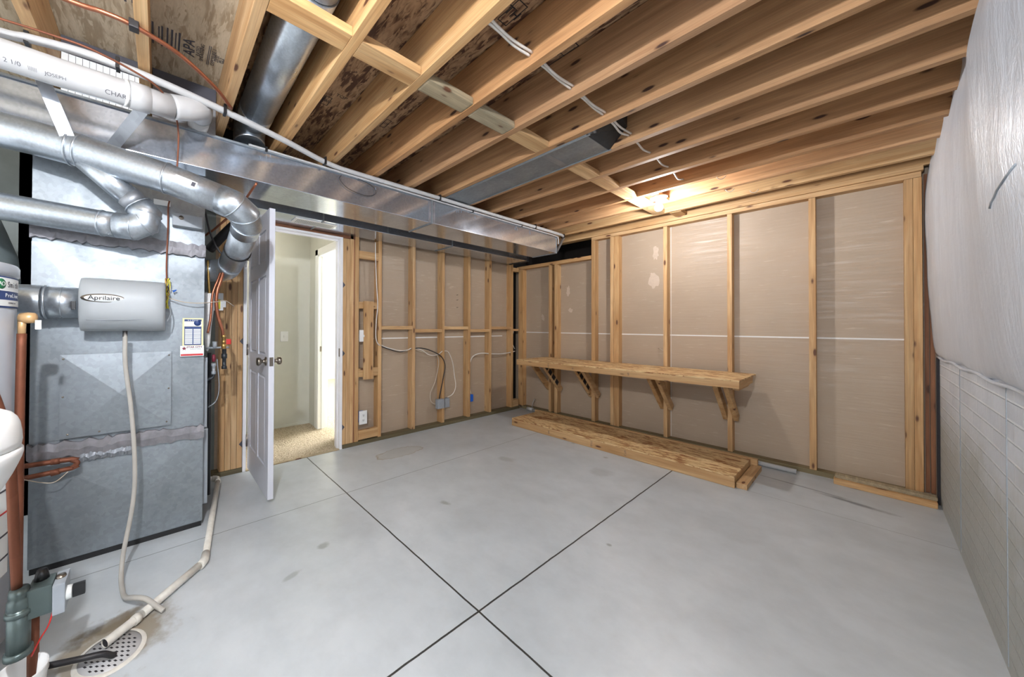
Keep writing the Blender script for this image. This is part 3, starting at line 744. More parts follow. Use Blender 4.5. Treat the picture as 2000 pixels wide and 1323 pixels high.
def brace(x, foot=.35, m=WY):
    # 45 degree 2x4 on edge: foot against the stud, head under the bench
    p0, p1 = Vector((x, YA+.05, foot)), Vector((x, YA-.36, BZ-.05))
    dd = (p1-p0).normalized(); nn = dd.cross(Vector((1, 0, 0))).normalized()
    bm = bm_obox(bmesh.new(), p0, p1, (.036, 0, 0), nn*.072, bev=.003)
    geom = bm.verts[:]+bm.edges[:]+bm.faces[:]
    r = bmesh.ops.bisect_plane(bm, geom=geom, plane_co=(0, 0, BZ-.067), plane_no=(0, 0, 1), clear_outer=True)
    bmesh.ops.holes_fill(bm, edges=[e for e in bm.edges if e.is_boundary])
    return mesh('brace', bm, m, t)
for a, b_, mk in ((-2.705, -2.535, 2), (-2.118, -2.032, 1), (-1.350, -1.276, 0), (-.832, -.758, 0)):
    o1 = brace(a); o2 = brace(b_)
    for o, k in ((o1, 1), (o2, 2)):
        if mk == k:   # dark printed blocks on the brace
            bm = bmesh.new(); x = (a if k == 1 else b_); s = 1
            p0, p1 = Vector((x+.0185, YA-.02, .42)), Vector((x+.0185, YA-.33, BZ-.08)); dd = (p1-p0).normalized(); nn = dd.cross(Vector((1, 0, 0))).normalized()
            for q in range(4):
                c = p0.lerp(p1, .08+q*.25); bm_obox(bm, c, c+dd*.075, (.0008, 0, 0), nn*.058)
            mesh('printed_stripe', bm, INK, o)
# grade stamps on the front edge
for x, s in ((-2.28, 'S-DRY'), (-1.98, '||||'), (-1.42, 'SPF')):
    text(s, .02, (x, BY0-.0005, BZ-.04), (0, 0, -1), (1, 0, 0), INKG, t, 'grade_stamp')
# floor unit
FX0, FX1, FY0, FY1, FZ = -2.645, -.612, 3.405, 3.96, .09
t = thing('shelf_unit', 'low strand board topped pine platform lying on the floor below the bench', 'shelf', (-1.63, 3.68, 0))
mesh('shelf_top', bx(FX0, FX1, FY0, FY1, FZ-.011, FZ, bev=.001), OSB_TOP, t)
mesh('front_board', bx(FX0, FX1, FY0, FY0+.038, .001, FZ-.0115, bev=.0015), WX, t)
mesh('back_board', bx(FX0, FX1, FY1-.038, FY1, .001, FZ-.0115, bev=.0015), WX, t)
for x in (FX0, -1.65, FX1-.038): mesh('end_board', bx(x, x+.038, FY0+.039, FY1-.039, .001, FZ-.0115, bev=.0015), WY, t)
for x, s in ((-2.15, 'SPF'), (-1.68, 'STUD'), (-1.37, 'HT 2')):
    text(s, .024, (x, FY0-.0005, .04), (0, 0, -1), (1, 0, 0), INKG, t, 'grade_stamp')
solo('loose_board', bx(FX1+.004, FX1+.064, FY0+.03, FY0+.60, 0, .04, bev=.003), WY, 'short loose pine board against the right end of the floor platform', 'board')
solo('loose_board', bx(-2.72, -.572, 3.985, 4.025, 0, .09, bev=.003), WX, 'long pine board on edge behind the floor platform', 'board')
b0 = (-.168, 4.165, .02); b1 = (.277, 4.135, .02)
solo('loose_board', bm_obox(bmesh.new(), b0, b1, (0, .085, 0), (0, 0, .04), bev=.003), WX, 'lower pine board on the floor under the double corner stud', 'board')
solo('loose_board', bm_obox(bmesh.new(), (-.163, 4.19, .0525), (.279, 4.165, .0525), (0, .07, 0), (0, 0, .024), bev=.004), GRW, 'upper weathered board stacked at the foot of the double corner stud', 'board')
pv = thing('floor_pipe', 'long white plastic pipe on the floor between platform and wall', 'pipe', (-1.6, 4.14, 0))
mesh('pipe_body', tube([(-2.95, 4.20, .021), (-1.0, 4.155, .021), (-.363, 4.145, .021)], .019, 16), PVC, pv)
mesh('pipe_cap', tube([(-2.99, 4.201, .0255), (-2.90, 4.199, .0255)], .025, 16), PVC, pv)
solo('plastic_strip', bx(-.60, -.37, 4.185, 4.215, 0, .02, bev=.003), PVC, 'thin white plastic strip behind the end of the floor pipe', 'strip')
solo('plastic_sheet_scrap', tube([(-2.94, YA-.01, .05), (-2.92, YA-.02, .12), (-2.9, YA-.01, .17)], .006, 6, smooth=4), CLEAR, 'small clear plastic scrap in the corner behind the floor pipe', 'scrap')

# ================================================================== BARE BULBS
def bulb(x, y, lab, z=ZC, glass=BULBG):
    t = thing('bulb_fixture', lab, 'lamp', (x, y, z))
    if z < ZC: mesh('cord', tube([(x, y, z), (x, y, ZC+.0)], .004, 8), RUBBER, t)
    if y > 1: mesh('mounting_block', bx(x-.028, x+.022, 3.3645, 3.6605, z+.004, z+.03), WY, t)
    mesh('lamp_holder', lathe([(0, 0), (.066, 0), (.068, -.006), (.054, -.014), (.030, -.022), (.024, -.036), (.022, -.046), (0, -.046)], (x, y, z), (0, 0, 1), 28), PLASW, t)
    mesh('screw', lathe([(0, -.0145), (.004, -.014), (.004, -.012)], (x+.04, y, z), (0, 0, 1), 8), NICK, t)
    mesh('bulb_neck', lathe([(0, -.046), (.015, -.046), (.016, -.058), (.02, -.066), (0, -.066)], (x, y, z), (0, 0, 1), 20), PLASW, t)
    b = mesh('light_bulb', lathe([(0, -.066), (.018, -.066), (.027, -.078), (.031, -.092), (.029, -.106), (.019, -.119), (0, -.124)], (x, y, z), (0, 0, 1), 16), glass, t)
    return t
bulb(-1.12, 3.474, 'lit bare bulb in a white porcelain holder under the joists near the workbench wall')
bulb(-.20, -.30, 'lit bare bulb on a short cord hanging behind the camera', 2.19, BULBP)

# ================================================================== TRUNK DUCTS
T1F, T1B, TZ0, TZ1, T1E = -2.30, -2.635, 2.092, 2.283, 3.80
t = thing('supply_trunk', 'long bright rectangular metal trunk duct nearest the room, under the joists', 'duct', (-2.47, 1.6, TZ0))
bm = bx(T1B, T1F, -1.6, T1E, TZ0, TZ1, bev=.003)
mesh('duct_body', bm, GALV_MIR, t)
mesh('top_flange', bx(T1B, T1F+.012, -1.6, T1E-.2, TZ1+.0005, TZ1+.012, bev=.002), GALV, t)
mesh('end_cap', bx(T1B-.004, T1F+.005, T1E+.001, T1E+.012, TZ0-.006, TZ1+.006, bev=.003), GALV, t)
for y, nm in ((1.86, 'middle'), ):
    mesh('joint_strip', bx(T1B-.003, T1F+.007, y-.006, y+.006, TZ0-.007, TZ1+.004, bev=.002), GALV, t)
    bm = bmesh.new()
    for yy in (y-.035, y+.012): bm_box(bm, T1F+.0005, T1F+.004, yy, yy+.024, TZ0+.002, TZ1-.002, bev=.001)
    mesh('mastic_smear', bm, MAST, t)
bm = bmesh.new()
r_ = random.Random(5)
for k in range(14):
    y = r_.choice([.5, 3.0, 3.1, 1.3, 2.2, 2.35, 3.3])+r_.uniform(-.05, .05); z = TZ1-.004-r_.uniform(0, .03)
    bm_tube(bm, [(T1F+.003, y, z), (T1F+.003, y+.003, z-.02)], .0018, 6)
mesh('wire_tail', bm, GREYP, t)
solo('hanging_wire', tube([(T1F+.012, 1.02, 2.275), (T1F+.012, 1.01, 2.24), (T1F+.014, 1.08, 2.19), (T1F+.014, 1.22, 2.175), (T1F+.014, 1.30, 2.21), (T1F+.012, 1.27, 2.26), (T1F+.012, 1.15, 2.285)], .0018, 6, smooth=8), RUBBER, 'thin dark wire looping down over the face of the near trunk duct', 'wire')
t = thing('return_trunk', 'second rectangular trunk duct tight against the door wall', 'duct', (-2.97, 1.6, TZ0))
RX0, RX1, RE = -3.125, -2.82, 3.95
mesh('duct_body', bx(RX0, RX1, .15, RE, TZ0-.002, TZ1, bev=.003), GALV_MIR, t)
for y in (1.1, 2.58): mesh('joint_strip', bx(RX0, RX1+.006, y-.006, y+.006, TZ0-.009, TZ1+.003, bev=.002), GALV, t)
mesh('end_cap', bx(RX0-.002, RX1+.006, RE+.001, RE+.03, TZ0-.008, TZ1+.004, bev=.003), GALV_DARK, t)
t = thing('ceiling_register', 'long white slotted register set in the underside of the duct over the doorway', 'vent', (-2.93, 1.06, TZ0-.01))
mesh('register_frame', bx(-2.995, -2.86, .88, 1.24, TZ0-.010, TZ0-.0025, bev=.002), PLASW, t)
bm = bmesh.new()
for k in range(22):
    y = .905+k*.0145
    bm_box(bm, -2.975, -2.88, y, y+.006, TZ0-.0115, TZ0-.0102)
o = mesh('louvres', bm, GREYP, t)
# duct in the joist bay
t = thing('bay_duct', 'flat grey metal duct filling one joist bay, ending in a boot', 'duct', (-1.65, 2.16, ZC))
Y0, Y1 = far[6]+.004, far[5]-JW-.004
mesh('duct_body', bx(-2.60, -1.02, Y0, Y1, ZC-.004, ZC+.18, bev=.003), GALV, t)
bm = bmesh.new()
for y in (Y0+.004, Y1-.012): bm_box(bm, -2.55, -1.0, y, y+.008, ZC-.010, ZC-.0045, bev=.001)
mesh('seam_edge', bm, GALV, t)
mesh('tape_band', bx(-1.33, -1.285, Y0-.002, Y1+.002, ZC-.006, ZC-.0042), TAPE, t)
bm = bmesh.new()
a = [bm.verts.new(p) for p in ((-1.018, Y0, ZC-.003), (-1.018, Y1, ZC-.003), (-.91, Y1, ZC+.10), (-.86, Y0, ZC+.10), (-1.018, Y0, ZC+.2), (-1.018, Y1, ZC+.2), (-.91, Y1, ZC+.22), (-.86, Y0, ZC+.22))]
for q in ((0, 1, 2, 3), (4, 7, 6, 5), (0, 3, 7, 4), (1, 5, 6, 2), (3, 2, 6, 7), (0, 4, 5, 1)): bm.faces.new([a[i] for i in q])
mesh('boot', bm, GALV_DARK, t)
# round duct in a bay
t = thing('round_duct', 'large round galvanised duct running up one joist bay', 'duct', (-1.9, .46, 2.35))
yc, zc = .452, 2.480
mesh('duct_body', tube([(-2.34, yc, zc), (-1.24, yc, zc)], .093, 32), GALV_PIPE, t)
mesh('duct_collar', tube([(-2.40, yc, zc-.002), (-2.20, yc, zc)], .095, 32), GALV_PIPE, t)
mesh('duct_elbow', tube([(-2.42, yc, zc-.13), (-2.44, yc, zc-.06), (-2.40, yc, zc)], .092, 28, smooth=5), GALV_PIPE, t)
mesh('duct_bend', tube([(-1.235, yc, zc+.004), (-1.15, yc, zc+.004), (-1.02, yc, zc+.004), (-.6, yc, zc+.004)], .090, 28), GALV_PIPE, t)

# ================================================================== PLENUM (return drop) WITH HUMIDIFIER
PX, PY0, PY1 = -2.44, -.487, .214
t = thing('furnace_plenum', 'tall galvanised sheet metal return plenum standing on the floor at the left', 'furnace duct', (-2.65, -.13, 0))
PB = -2.72
bm = bx(PB, PX, PY0, PY1, .03, .575, bev=.002); mesh('lower_box', bm, GALV, t)
def crossbreak(z0, z1, name, mat=GALV, y0=PY0, y1=PY1, x=PX, d=.012):
    """sheet with the shallow X crease stamped into it"""
    bm = bmesh.new()
    c = [bm.verts.new(p) for p in ((x, y0, z0), (x, y1, z0), (x, y1, z1), (x, y0, z1))]
    m_ = bm.verts.new((x+d, (y0+y1)/2, (z0+z1)/2))
    b = [bm.verts.new((x-.004, v.co.y, v.co.z)) for v in c]
    for i in range(4):
        bm.faces.new((c[i], c[(i+1) % 4], m_)); bm.faces.new((c[i], b[i], b[(i+1) % 4], c[(i+1) % 4]))
    bm.faces.new(b[::-1])
    return mesh(name, bm, mat, t)
mesh('upper_box', bx(PB, PX-.003, PY0, PY1, .60, 2.085, bev=.002), GALV, t)
crossbreak(.035, .555, 'lower_panel', d=.016, x=PX+.001)
crossbreak(.63, 1.60, 'middle_panel', d=.011, x=PX+.001)
crossbreak(1.665, 2.085, 'upper_panel', d=.008, x=PX+.001)
# mastic / foil tape seams, with ragged edges
def seamband(z0l, z0r, h, seed, mat, x=PX+.003, y0=PY0-.004, y1=PY1+.004, name='seam_tape'):
    r = random.Random(seed); n = 40; bm = bmesh.new(); lo = []; hi = []
    for k in range(n+1):
        y = y0+(y1-y0)*k/n; zm = z0l+(z0r-z0l)*k/n
        j1 = r.uniform(-1, 1)*h*.13; j2 = r.uniform(-1, 1)*h*.13
        lo.append((y, zm-h/2+j1)); hi.append((y, zm+h/2+j2))
    xx = [x+.010 if abs(k-n/2) < n/2 else x for k in range(n+1)]
    F_ = [[bm.verts.new((x+.0165+.002*math.sin(k*.9+q), p[k][0], p[k][1])) for k in range(n+1)] for q, p in enumerate((lo, hi))]
    M_ = [bm.verts.new((x+.0205, lo[k][0], (lo[k][1]+hi[k][1])/2+.004*math.sin(k*.7))) for k in range(n+1)]
    B_ = [[bm.verts.new((x-.004, p[k][0], p[k][1])) for k in range(n+1)] for p in (lo, hi)]
    for k in range(n):
        bm.faces.new((F_[0][k], F_[0][k+1], M_[k+1], M_[k])); bm.faces.new((M_[k], M_[k+1], F_[1][k+1], F_[1][k]))
        bm.faces.new((B_[0][k], B_[0][k+1], F_[0][k+1], F_[0][k])); bm.faces.new((B_[1][k], F_[1][k], F_[1][k+1], B_[1][k+1]))
        bm.faces.new((B_[0][k], B_[1][k], B_[1][k+1], B_[0][k+1]))
    for k in (0, n): bm.faces.new((B_[0][k], F_[0][k], M_[k], F_[1][k], B_[1][k]))
    return mesh(name, bm, mat, t)
seamband(1.655, 1.64, .07, 1, MAST)
seamband(.585, .565, .075, 2, MAST)
seamband(.53, .53, .04, 4, TAPE, y0=-.31, y1=-.1)
# access sheet screwed on
ay0, ay1, az0, az1 = -.385, .058, .635, 1.05
x = PX+.0195
bm = bx(x-.006, x+.0005, ay0, ay1, az0, az1)
acc = mesh('access_panel', bm, GALV, t)
bm = bmesh.new()
c = [bm.verts.new(p) for p in ((x+.0005, ay0, az0), (x+.0005, ay1, az0), (x+.0005, ay1, az1), (x+.0005, ay0, az1))]; m_ = bm.verts.new((x+.016, (ay0+ay1)/2, (az0+az1)/2))
for i in range(4): bm.faces.new((c[i], c[(i+1) % 4], m_))
bm.faces.new(c[::-1])
mesh('crease_sheet', bm, GALV, acc)
for y, z in ((ay0+.012, az1-.02), (ay0+.012, (az0+az1)/2), (ay0+.03, az0+.02), (ay1-.012, az1-.02), (ay1-.012, (az0+az1)/2), (ay1-.02, az0+.02), (-.24, az0+.015)):
    mesh('screw', lathe([(0, .004), (.0045, .003), (.005, 0)], (x+.0006, y, z), (1, 0, 0), 8), NICK, acc)
mesh('base_strip', bx(PB+.01, PX-.004, PY0+.005, PY1-.005, 0, .029), BLACK, t)
# control box and stickers on the plenum
sb = mesh('control_box', bx(PX+.004, PX+.055, .055, .197, 1.765, 1.835, bev=.004), GREYP, t)
mesh('knockout', lathe([(0, .002), (.012, .002), (.012, 0)], (PX+.055, .095, 1.812), (1, 0, 0), 18), NICK, sb)
x = PX+.0175
st = thing('filter_sticker', 'yellow-edged service record sticker with blue chart on the metal plenum', 'sticker', (x, .16, 1.075))
mesh('sticker_sheet', bx(x, x+.001, .107, .209, 1.072, 1.241), CREAM, st)
bm = bx(x+.001, x+.0013, .116, .200, 1.222, 1.234); bm_box(bm, x+.001, x+.0013, .116, .200, 1.083, 1.192)
mesh('blue_print', bm, NAVY, st)
mesh('white_print', bx(x+.001, x+.0012, .116, .200, 1.194, 1.221), PAPER, st)
mesh('arc_print', lathe([(0, .0003), (.018, .0003), (.018, 0)], (x+.0012, .18, 1.213), (1, 0, 0), 24), NAVY, st)
bm = bmesh.new()
for k in range(11):
    z = 1.172-k*.0082
    for a_, b_ in ((.1195, .1555), (.1605, .1965)): bm_box(bm, x+.0013, x+.0016, a_, b_, z, z+.0058)
mesh('chart_rows', bm, PAPER, st)
text('Is It Warm?', .011, (x+.0014, .158, 1.228), (0, 1, 0), (0, 0, 1), PAPER, st)
st = thing('company_sticker', 'white and red STAR CITY sticker overlapping the foot of the yellow one', 'sticker', (x, .155, 1.018))
mesh('sticker_sheet', bx(x+.0015, x+.003, .097, .213, 1.018, 1.080), PAPER, st)
bm = bx(x+.003, x+.0033, .100, .209, 1.021, 1.032); mesh('red_bar', bm, LREDI, st)
text('STAR CITY', .016, (x+.0032, .166, 1.071), (0, 1, 0), (0, 0, 1), MAROON, st, bold=.0004)
text('Heating & Cooling', .007, (x+.0032, .170, 1.060), (0, 1, 0), (0, 0, 1), INKG, st)
bm = bmesh.new(); vs = []
for k in range(10):
    rr = .013 if k % 2 == 0 else .0055; a = math.pi/2+k*math.pi/5
    vs.append(bm.verts.new((x+.0032, .116+rr*math.cos(a), 1.064+rr*math.sin(a))))
f = bm.faces.new(vs); e = bmesh.ops.extrude_face_region(bm, geom=[f]); bmesh.ops.translate(bm, vec=(.0004, 0, 0), verts=[q for q in e['geom'] if isinstance(q, bmesh.types.BMVert)])
mesh('star', bm, MAROON, st)
solo('warning_sticker', bx(PX+.012, PX+.0135, -.03, .045, 1.875, 1.905), PAPER, 'small white and red sticker high on the plenum behind the round pipe elbow', 'sticker')
# ---- humidifier
hx0, hx1, hy0, hy1, hz0, hz1 = PX+.019, -2.215, -.302, .026, 1.168, 1.428
t = thing('bypass_humidifier', 'pale grey rounded humidifier hung on the metal plenum', 'humidifier', (hx0, -.14, hz0))
def humid():
    bm = bmesh.new(); n = 16; rows = []
    # profile in x-z (front bulges), lofted along y with rounded ends
    def prof(s, k):
        pts = []
        for i in range(n+1):
            a = i/n; z = hz0+(hz1-hz0)*a
            bul = 1-abs(2*a-1)**3.2*.42
            pts.append((hx0+(hx1-hx0)*bul*s, z))
        return pts
    ys = [(hy0, .80), (hy0+.006, .90), (hy0+.02, .96), (hy0+.06, .99), (-.14, 1.0), (hy1-.05, .99), (hy1-.015, .965), (hy1-.004, .9), (hy1, .82)]
    for y, s in ys:
        p = prof(s, n); zc_ = (hz0+hz1)/2; zs = .965+.035*(s-.8)/.2
        rows.append([bm.verts.new((hx0, y, hz0+.0))]+[bm.verts.new((x_, y, zc_+(z_-zc_)*zs)) for x_, z_ in p]+[bm.verts.new((hx0, y, hz1))])
    for a, b_ in zip(rows, rows[1:]):
        for i in range(len(a)-1):
            f = bm.faces.new((a[i], a[i+1], b_[i+1], b_[i])); f.smooth = True
        bm.faces.new((a[-1], a[0], b_[0], b_[-1]))
    bm.faces.new(rows[0]); bm.faces.new(rows[-1][::-1])
    return bm
hb = mesh('housing', humid(), HUMID, t)
bm = tube([(hx1-.020, hy0+.03, 1.223), (hx1-.012, -.14, 1.224), (hx1-.017, hy1-.03, 1.233)], .0016, 6, smooth=4); mesh('cover_seam', bm, GREYP, hb)
bm = bmesh.new()
bm_lathe(bm, [(0, .006), (.052, .005), (.058, 0)], (hx1-.006, -.208, 1.326), (1, 0, 0), 40)
for v in bm.verts: v.co.y = -.208+(v.co.y+.208)*1.42; v.co.z = 1.326+(v.co.z-1.326)*.38
ov = mesh('badge', bm, NICK, t)
bm = bmesh.new(); bm_lathe(bm, [(0, .0075), (.048, .0062), (.050, .004)], (hx1-.006, -.208, 1.326), (1, 0, 0), 40)
for v in bm.verts: v.co.y = -.208+(v.co.y+.208)*1.42; v.co.z = 1.326+(v.co.z-1.326)*.34
mesh('badge_face', bm, PAPER, ov)
text('Aprilaire', .028, (hx1+.0024, -.208, 1.327), (0, 1, 0), (0, 0, 1), INK, t, sx=1.15, bold=.0002)
mesh('drain_outlet', tube([(-2.27, -.135, 1.170), (-2.27, -.135, 1.14)], .010, 12), BLACK, t)
mesh('knob', lathe([(0, .006), (.009, .006), (.012, 0)], (-2.30, hy0-.004, 1.285), (0, -1, 0), 12), BLACK, t)
solo('humidifier_tube', tube([(-2.27, -.135, 1.165), (-2.265, -.132, 1.0), (-2.26, -.11, .8), (-2.25, -.095, .6), (-2.24, -.09, .42), (-2.22, -.10, .28), (-2.17, -.125, .12), (-2.12, -.13, .035), (-2.03, -.12, .018), (-1.95, -.105, .03), (-1.89, -.075, .052), (-1.85, -.035, .052), (-1.81, .005, .025), (-1.79, .025, .013)], .0095, 14, smooth=6), CLEAR, 'cloudy grey drain tube hanging from the humidifier to the floor', 'tube')
solo('bypass_duct', tube([(-2.335, -1.0, 1.305), (-2.335, -.43, 1.305), (-2.335, -.428, 1.305)], .077, 28), GALV_PIPE, 'horizontal round metal duct between water heater and humidifier', 'duct')
t = thing('duct_collar', 'crimped round metal collar joining the bypass duct to the humidifier', 'duct collar', (-2.335, -.36, 1.23))
mesh('collar_body', tube([(-2.335, -.4275, 1.305), (-2.335, -.303, 1.305)], .073, 28), GALV_PIPE, t)
mesh('bead', tube([(-2.335, -.42, 1.305), (-2.335, -.412, 1.305)], .0785, 28), GALV_PIPE, t)
mesh('bead', tube([(-2.335, -.365, 1.305), (-2.335, -.361, 1.305)], .0745, 28), GALV_PIPE, t)
mesh('damper_lever', bx(-2.262, -2.255, -.325, -.31, 1.27, 1.31, bev=.002), BLACK, t)

# ================================================================== ROUND VENT PIPES
def pipe(name, pts, r, mat, lab, cat='pipe', seg=28, smooth=0, bands=()):
    t = thing(name, lab, cat, pts[0])
    mesh('pipe_body', tube(pts, r, seg, smooth=smooth), mat, t)
    P_ = smooth_path(pts, smooth) if smooth else [Vector(p) for p in pts]
    for (a, b_, f, rr) in bands:
        A, B = P_[a], P_[b_]; c = A.lerp(B, f); d_ = (B-A).normalized()
        mesh('joint_bead', tube([c-d_*.004, c+d_*.004], r+rr, seg), mat, t)
    return t
up_ = [(-2.30, -.90, 2.055), (-2.262, -.458, 2.031), (-2.222, -.307, 2.005), (-2.113, .033, 1.924), (-2.025, .245, 1.845)]
el_ = [(-2.025, .245, 1.845), (-2.00, .30, 1.822), (-2.02, .352, 1.79), (-2.07, .375, 1.755), (-2.14, .378, 1.73)]
t = pipe('vent_pipe', up_, .073, GALV_PIPE, 'upper round metal vent pipe sloping past the plenum toward the door', bands=((1, 2, .9, .004), (2, 3, .05, .003), (2, 3, .98, .004)))
mesh('pipe_elbow', tube(el_, .075, 28), GALV_PIPE, t)
for a, b_ in zip(el_[1:-1], el_[2:]):
    a, b_ = Vector(a), Vector(b_); d_ = (b_-a).normalized(); mesh('joint_bead', tube([a-d_*.003, a+d_*.003], .079, 28), GALV_PIPE, t)
dn = [(-2.14, .378, 1.73), (-2.34, .375, 1.655), (-2.52, .365, 1.60)]
mesh('pipe_drop', tube(dn, .071, 28), GALV_PIPE, t)
mesh('pipe_elbow', tube([(-2.52, .365, 1.60), (-2.60, .35, 1.575), (-2.65, .30, 1.565), (-2.67, .235, 1.565)], .073, 28, smooth=3), GALV_PIPE, t)
mesh('joint_bead', tube([(-2.335, .3755, 1.657), (-2.345, .375, 1.653)], .076, 28), BLACK, t)
def pipe_label(A, B, f0, f1, r, par, lo, hi, m=PAPER):
    A, B = Vector(A), Vector(B); d_ = (B-A).normalized(); c = A.lerp(B, (f0+f1)/2)
    toc = Vector((0, 0, 1.2))-c; q = (toc-d_*toc.dot(d_)).normalized(); w_ = d_.cross(q)
    bm = bmesh.new(); V = []
    for k in range(9):
        a = math.radians(lo+(hi-lo)*k/8); n_ = q*math.cos(a)+w_*math.sin(a)
        V.append([bm.verts.new(p+n_*rr) for p in (A.lerp(B, f0), A.lerp(B, f1)) for rr in (r, r+.0008)])
    for P_, Q_ in zip(V, V[1:]):
        for i, j in ((0, 1), (1, 3), (3, 2), (2, 0)): bm.faces.new((P_[i], P_[j], Q_[j], Q_[i]))
    bm.faces.new([V[0][i] for i in (0, 1, 3, 2)]); bm.faces.new([V[-1][i] for i in (0, 1, 3, 2)])
    return mesh('pipe_label', bm, m, par)
l1 = pipe_label((-2.33, -.90, 2.07), up_[1], .80, .93, .073, t, -35, 25)
for q in range(5): pipe_label((-2.33, -.90, 2.07), up_[1], .81+q*.012, .815+q*.012, .0742, l1, -30 if True else 0, -5, INK)
pipe_label(up_[3], up_[4], .22, .62, .073, t, -28, -2)
pipe_label(up_[3], up_[4], .53, .60, .0742, t, -24, -8, INKG)
lo_ = [(-2.44, -.95, 1.76), (-2.335, -.56, 1.722), (-2.262, -.22, 1.692), (-2.245, -.17, 1.688)]
t = pipe('vent_pipe', lo_, .060, GALV_PIPE, 'lower round metal vent pipe crossing in front of the plenum, with dusty top', bands=((2, 3, .0, .003),))
e2 = [(-2.245, -.17, 1.688), (-2.225, -.105, 1.685), (-2.21, -.062, 1.710), (-2.21, -.055, 1.755), (-2.215, -.085, 1.795)]
mesh('pipe_elbow', tube(e2, .061, 28), GALV_PIPE, t)
for a, b_ in zip(e2[:-1], e2[1:]):
    a, b_ = Vector(a), Vector(b_); d_ = (b_-a).normalized(); mesh('joint_bead', tube([b_-d_*.003, b_+d_*.003], .064, 28), GALV_PIPE, t)
mesh('branch_pipe', tube([(-2.215, -.085, 1.795), (-2.215, -.28, 1.97)], .052, 28), GALV_PIPE, t)
mesh('tape_wrap', tube([(-2.215, -.088, 1.798), (-2.215, -.125, 1.832)], .0545, 24), TAPE, t)
# hanger straps
def strap(p0, p1, wv, lab):
    solo('hanger_strap', bm_obox(bmesh.new(), p0, p1, wv, (.002, 0, 0), bev=0), TAPE, lab, 'strap', 'metal hanger straps')
strap((-2.10, -.41, 2.27), (-2.165, -.325, 2.02), (0, .048, .012), 'left wide metal strap holding the upper vent pipe')
strap((-2.05, -.06, 2.22), (-2.30, -.20, 2.075), (.01, .040, -.035), 'right slanted metal strap under the white waste pipe')

# ================================================================== WHITE PLASTIC PIPES OVERHEAD
W0 = [Vector(p) for p in ((-1.99, -.75, 2.22), (-1.975, -.487, 2.214), (-1.965, -.337, 2.205), (-2.0, -.066, 2.225), (-2.03, .04, 2.245))]
t = thing('waste_pipe', 'thick white plastic waste pipe with black print, overhead at the left', 'pipe', W0[1])
mesh('pipe_body', tube(W0, .052, 28), PVC, t)
mesh('pipe_elbow', tube([(-2.03, .04, 2.245), (-2.045, .10, 2.268), (-2.075, .148, 2.305), (-2.13, .165, 2.33), (-2.20, .167, 2.335)], .054, 28, smooth=4), PVC, t)
mesh('coupling', tube([(-1.992, -.115, 2.221), (-2.006, -.045, 2.228)], .057, 28), PVC, t)
mesh('support_band', tube([(-1.988, -.132, 2.220), (-1.991, -.120, 2.2207)], .0545, 28), PLASW, t)
mesh('pipe_run', tube([(-2.19, .167, 2.335), (-2.7, .167, 2.36)], .050, 24), PVC, t)
# print on the camera side of the pipe
def print_on(s, y, size, seed=0):
    a = W0[1] if y < -.337 else W0[2]; b_ = W0[2] if y < -.337 else W0[3]
    f = (y-a.y)/(b_.y-a.y); c = a.lerp(b_, f); d_ = (b_-a).normalized()
    toc = Vector((0, 0, 1.2))-c; nrm = (toc-d_*toc.dot(d_)).normalized(); nrm = (Matrix.Rotation(math.radians(18), 3, d_) @ nrm).normalized()
    upv = nrm.cross(d_).normalized()
    text(s, size, c+nrm*.0524, d_, upv, INKG, t, 'printed_mark', bold=-.0002)
print_on('CHARL', -.155, .026); print_on('JOSEPH', -.335, .018); print_on('0 2 1/0', -.445, .022); print_on('||||||', -.385, .016)
def pex(pts, r, m, lab, name='water_line', clips=()):
    t = thing(name, lab, 'pipe', pts[0])
    mesh('pipe_body', tube(pts, r, 14, smooth=6), m, t)
    for c in clips:
        c = Vector(c)
        mesh('clip', bx(c.x-r-.006, c.x+r+.004, c.y-.007, c.y+.007, c.z-r-.004, c.z+r+.010, bev=.002), BLACK, t)
    return t
zt = 2.318
t = pex([(-2.05, -.80, zt), (-2.022, -.492, zt), (-1.995, -.407, zt), (-1.964, -.245, zt), (-1.976, -.047, zt), (-2.045, .263, zt), (-2.15, .60, zt), (-2.265, .914, zt), (-2.285, 1.175, zt), (-2.28, 1.956, zt), (-2.281, 2.93, zt), (-2.272, 3.70, zt), (-2.30, 3.95, zt), (-2.42, 4.12, 2.30), (-2.60, 4.30, 2.22)], .0165, PVC,
        'long white plastic water line along the top edge of the near trunk duct',
        clips=((-2.012, -.42, zt), (-1.965, -.15, zt), (-2.04, .262, zt), (-2.255, .885, zt), (-2.282, 1.93, zt), (-2.278, 3.33, zt), (-2.30, 3.95, zt)))
t = pex([(-2.282, .42, 2.294), (-2.285, .582, 2.296), (-2.286, 1.156, 2.292), (-2.286, 1.949, 2.290), (-2.286, 2.943, 2.290), (-2.286, 3.72, 2.290), (-2.288, 3.82, 2.27), (-2.288, 3.825, 2.20)], .0065, PVC,
        'thin white tube clipped right on the top edge of the near trunk duct', 'thin_line', clips=((-2.285, .52, 2.295), (-2.286, 2.35, 2.290), (-2.286, 3.1, 2.290)))
pex([(-1.70, -.55, 2.333), (-1.699, -.259, 2.333), (-1.686, -.172, 2.333), (-1.693, -.084, 2.333), (-1.753, .057, 2.333), (-1.893, .202, 2.333), (-2.009, .287, 2.325)], .0085, COPPER, 'bright copper line arching under the left joists', 'copper_line')
mesh('clip', bx(-1.71, -1.675, -.10, -.07, 2.318, 2.349, bev=.004), RUBBER, bpy.data.objects['copper_line'])
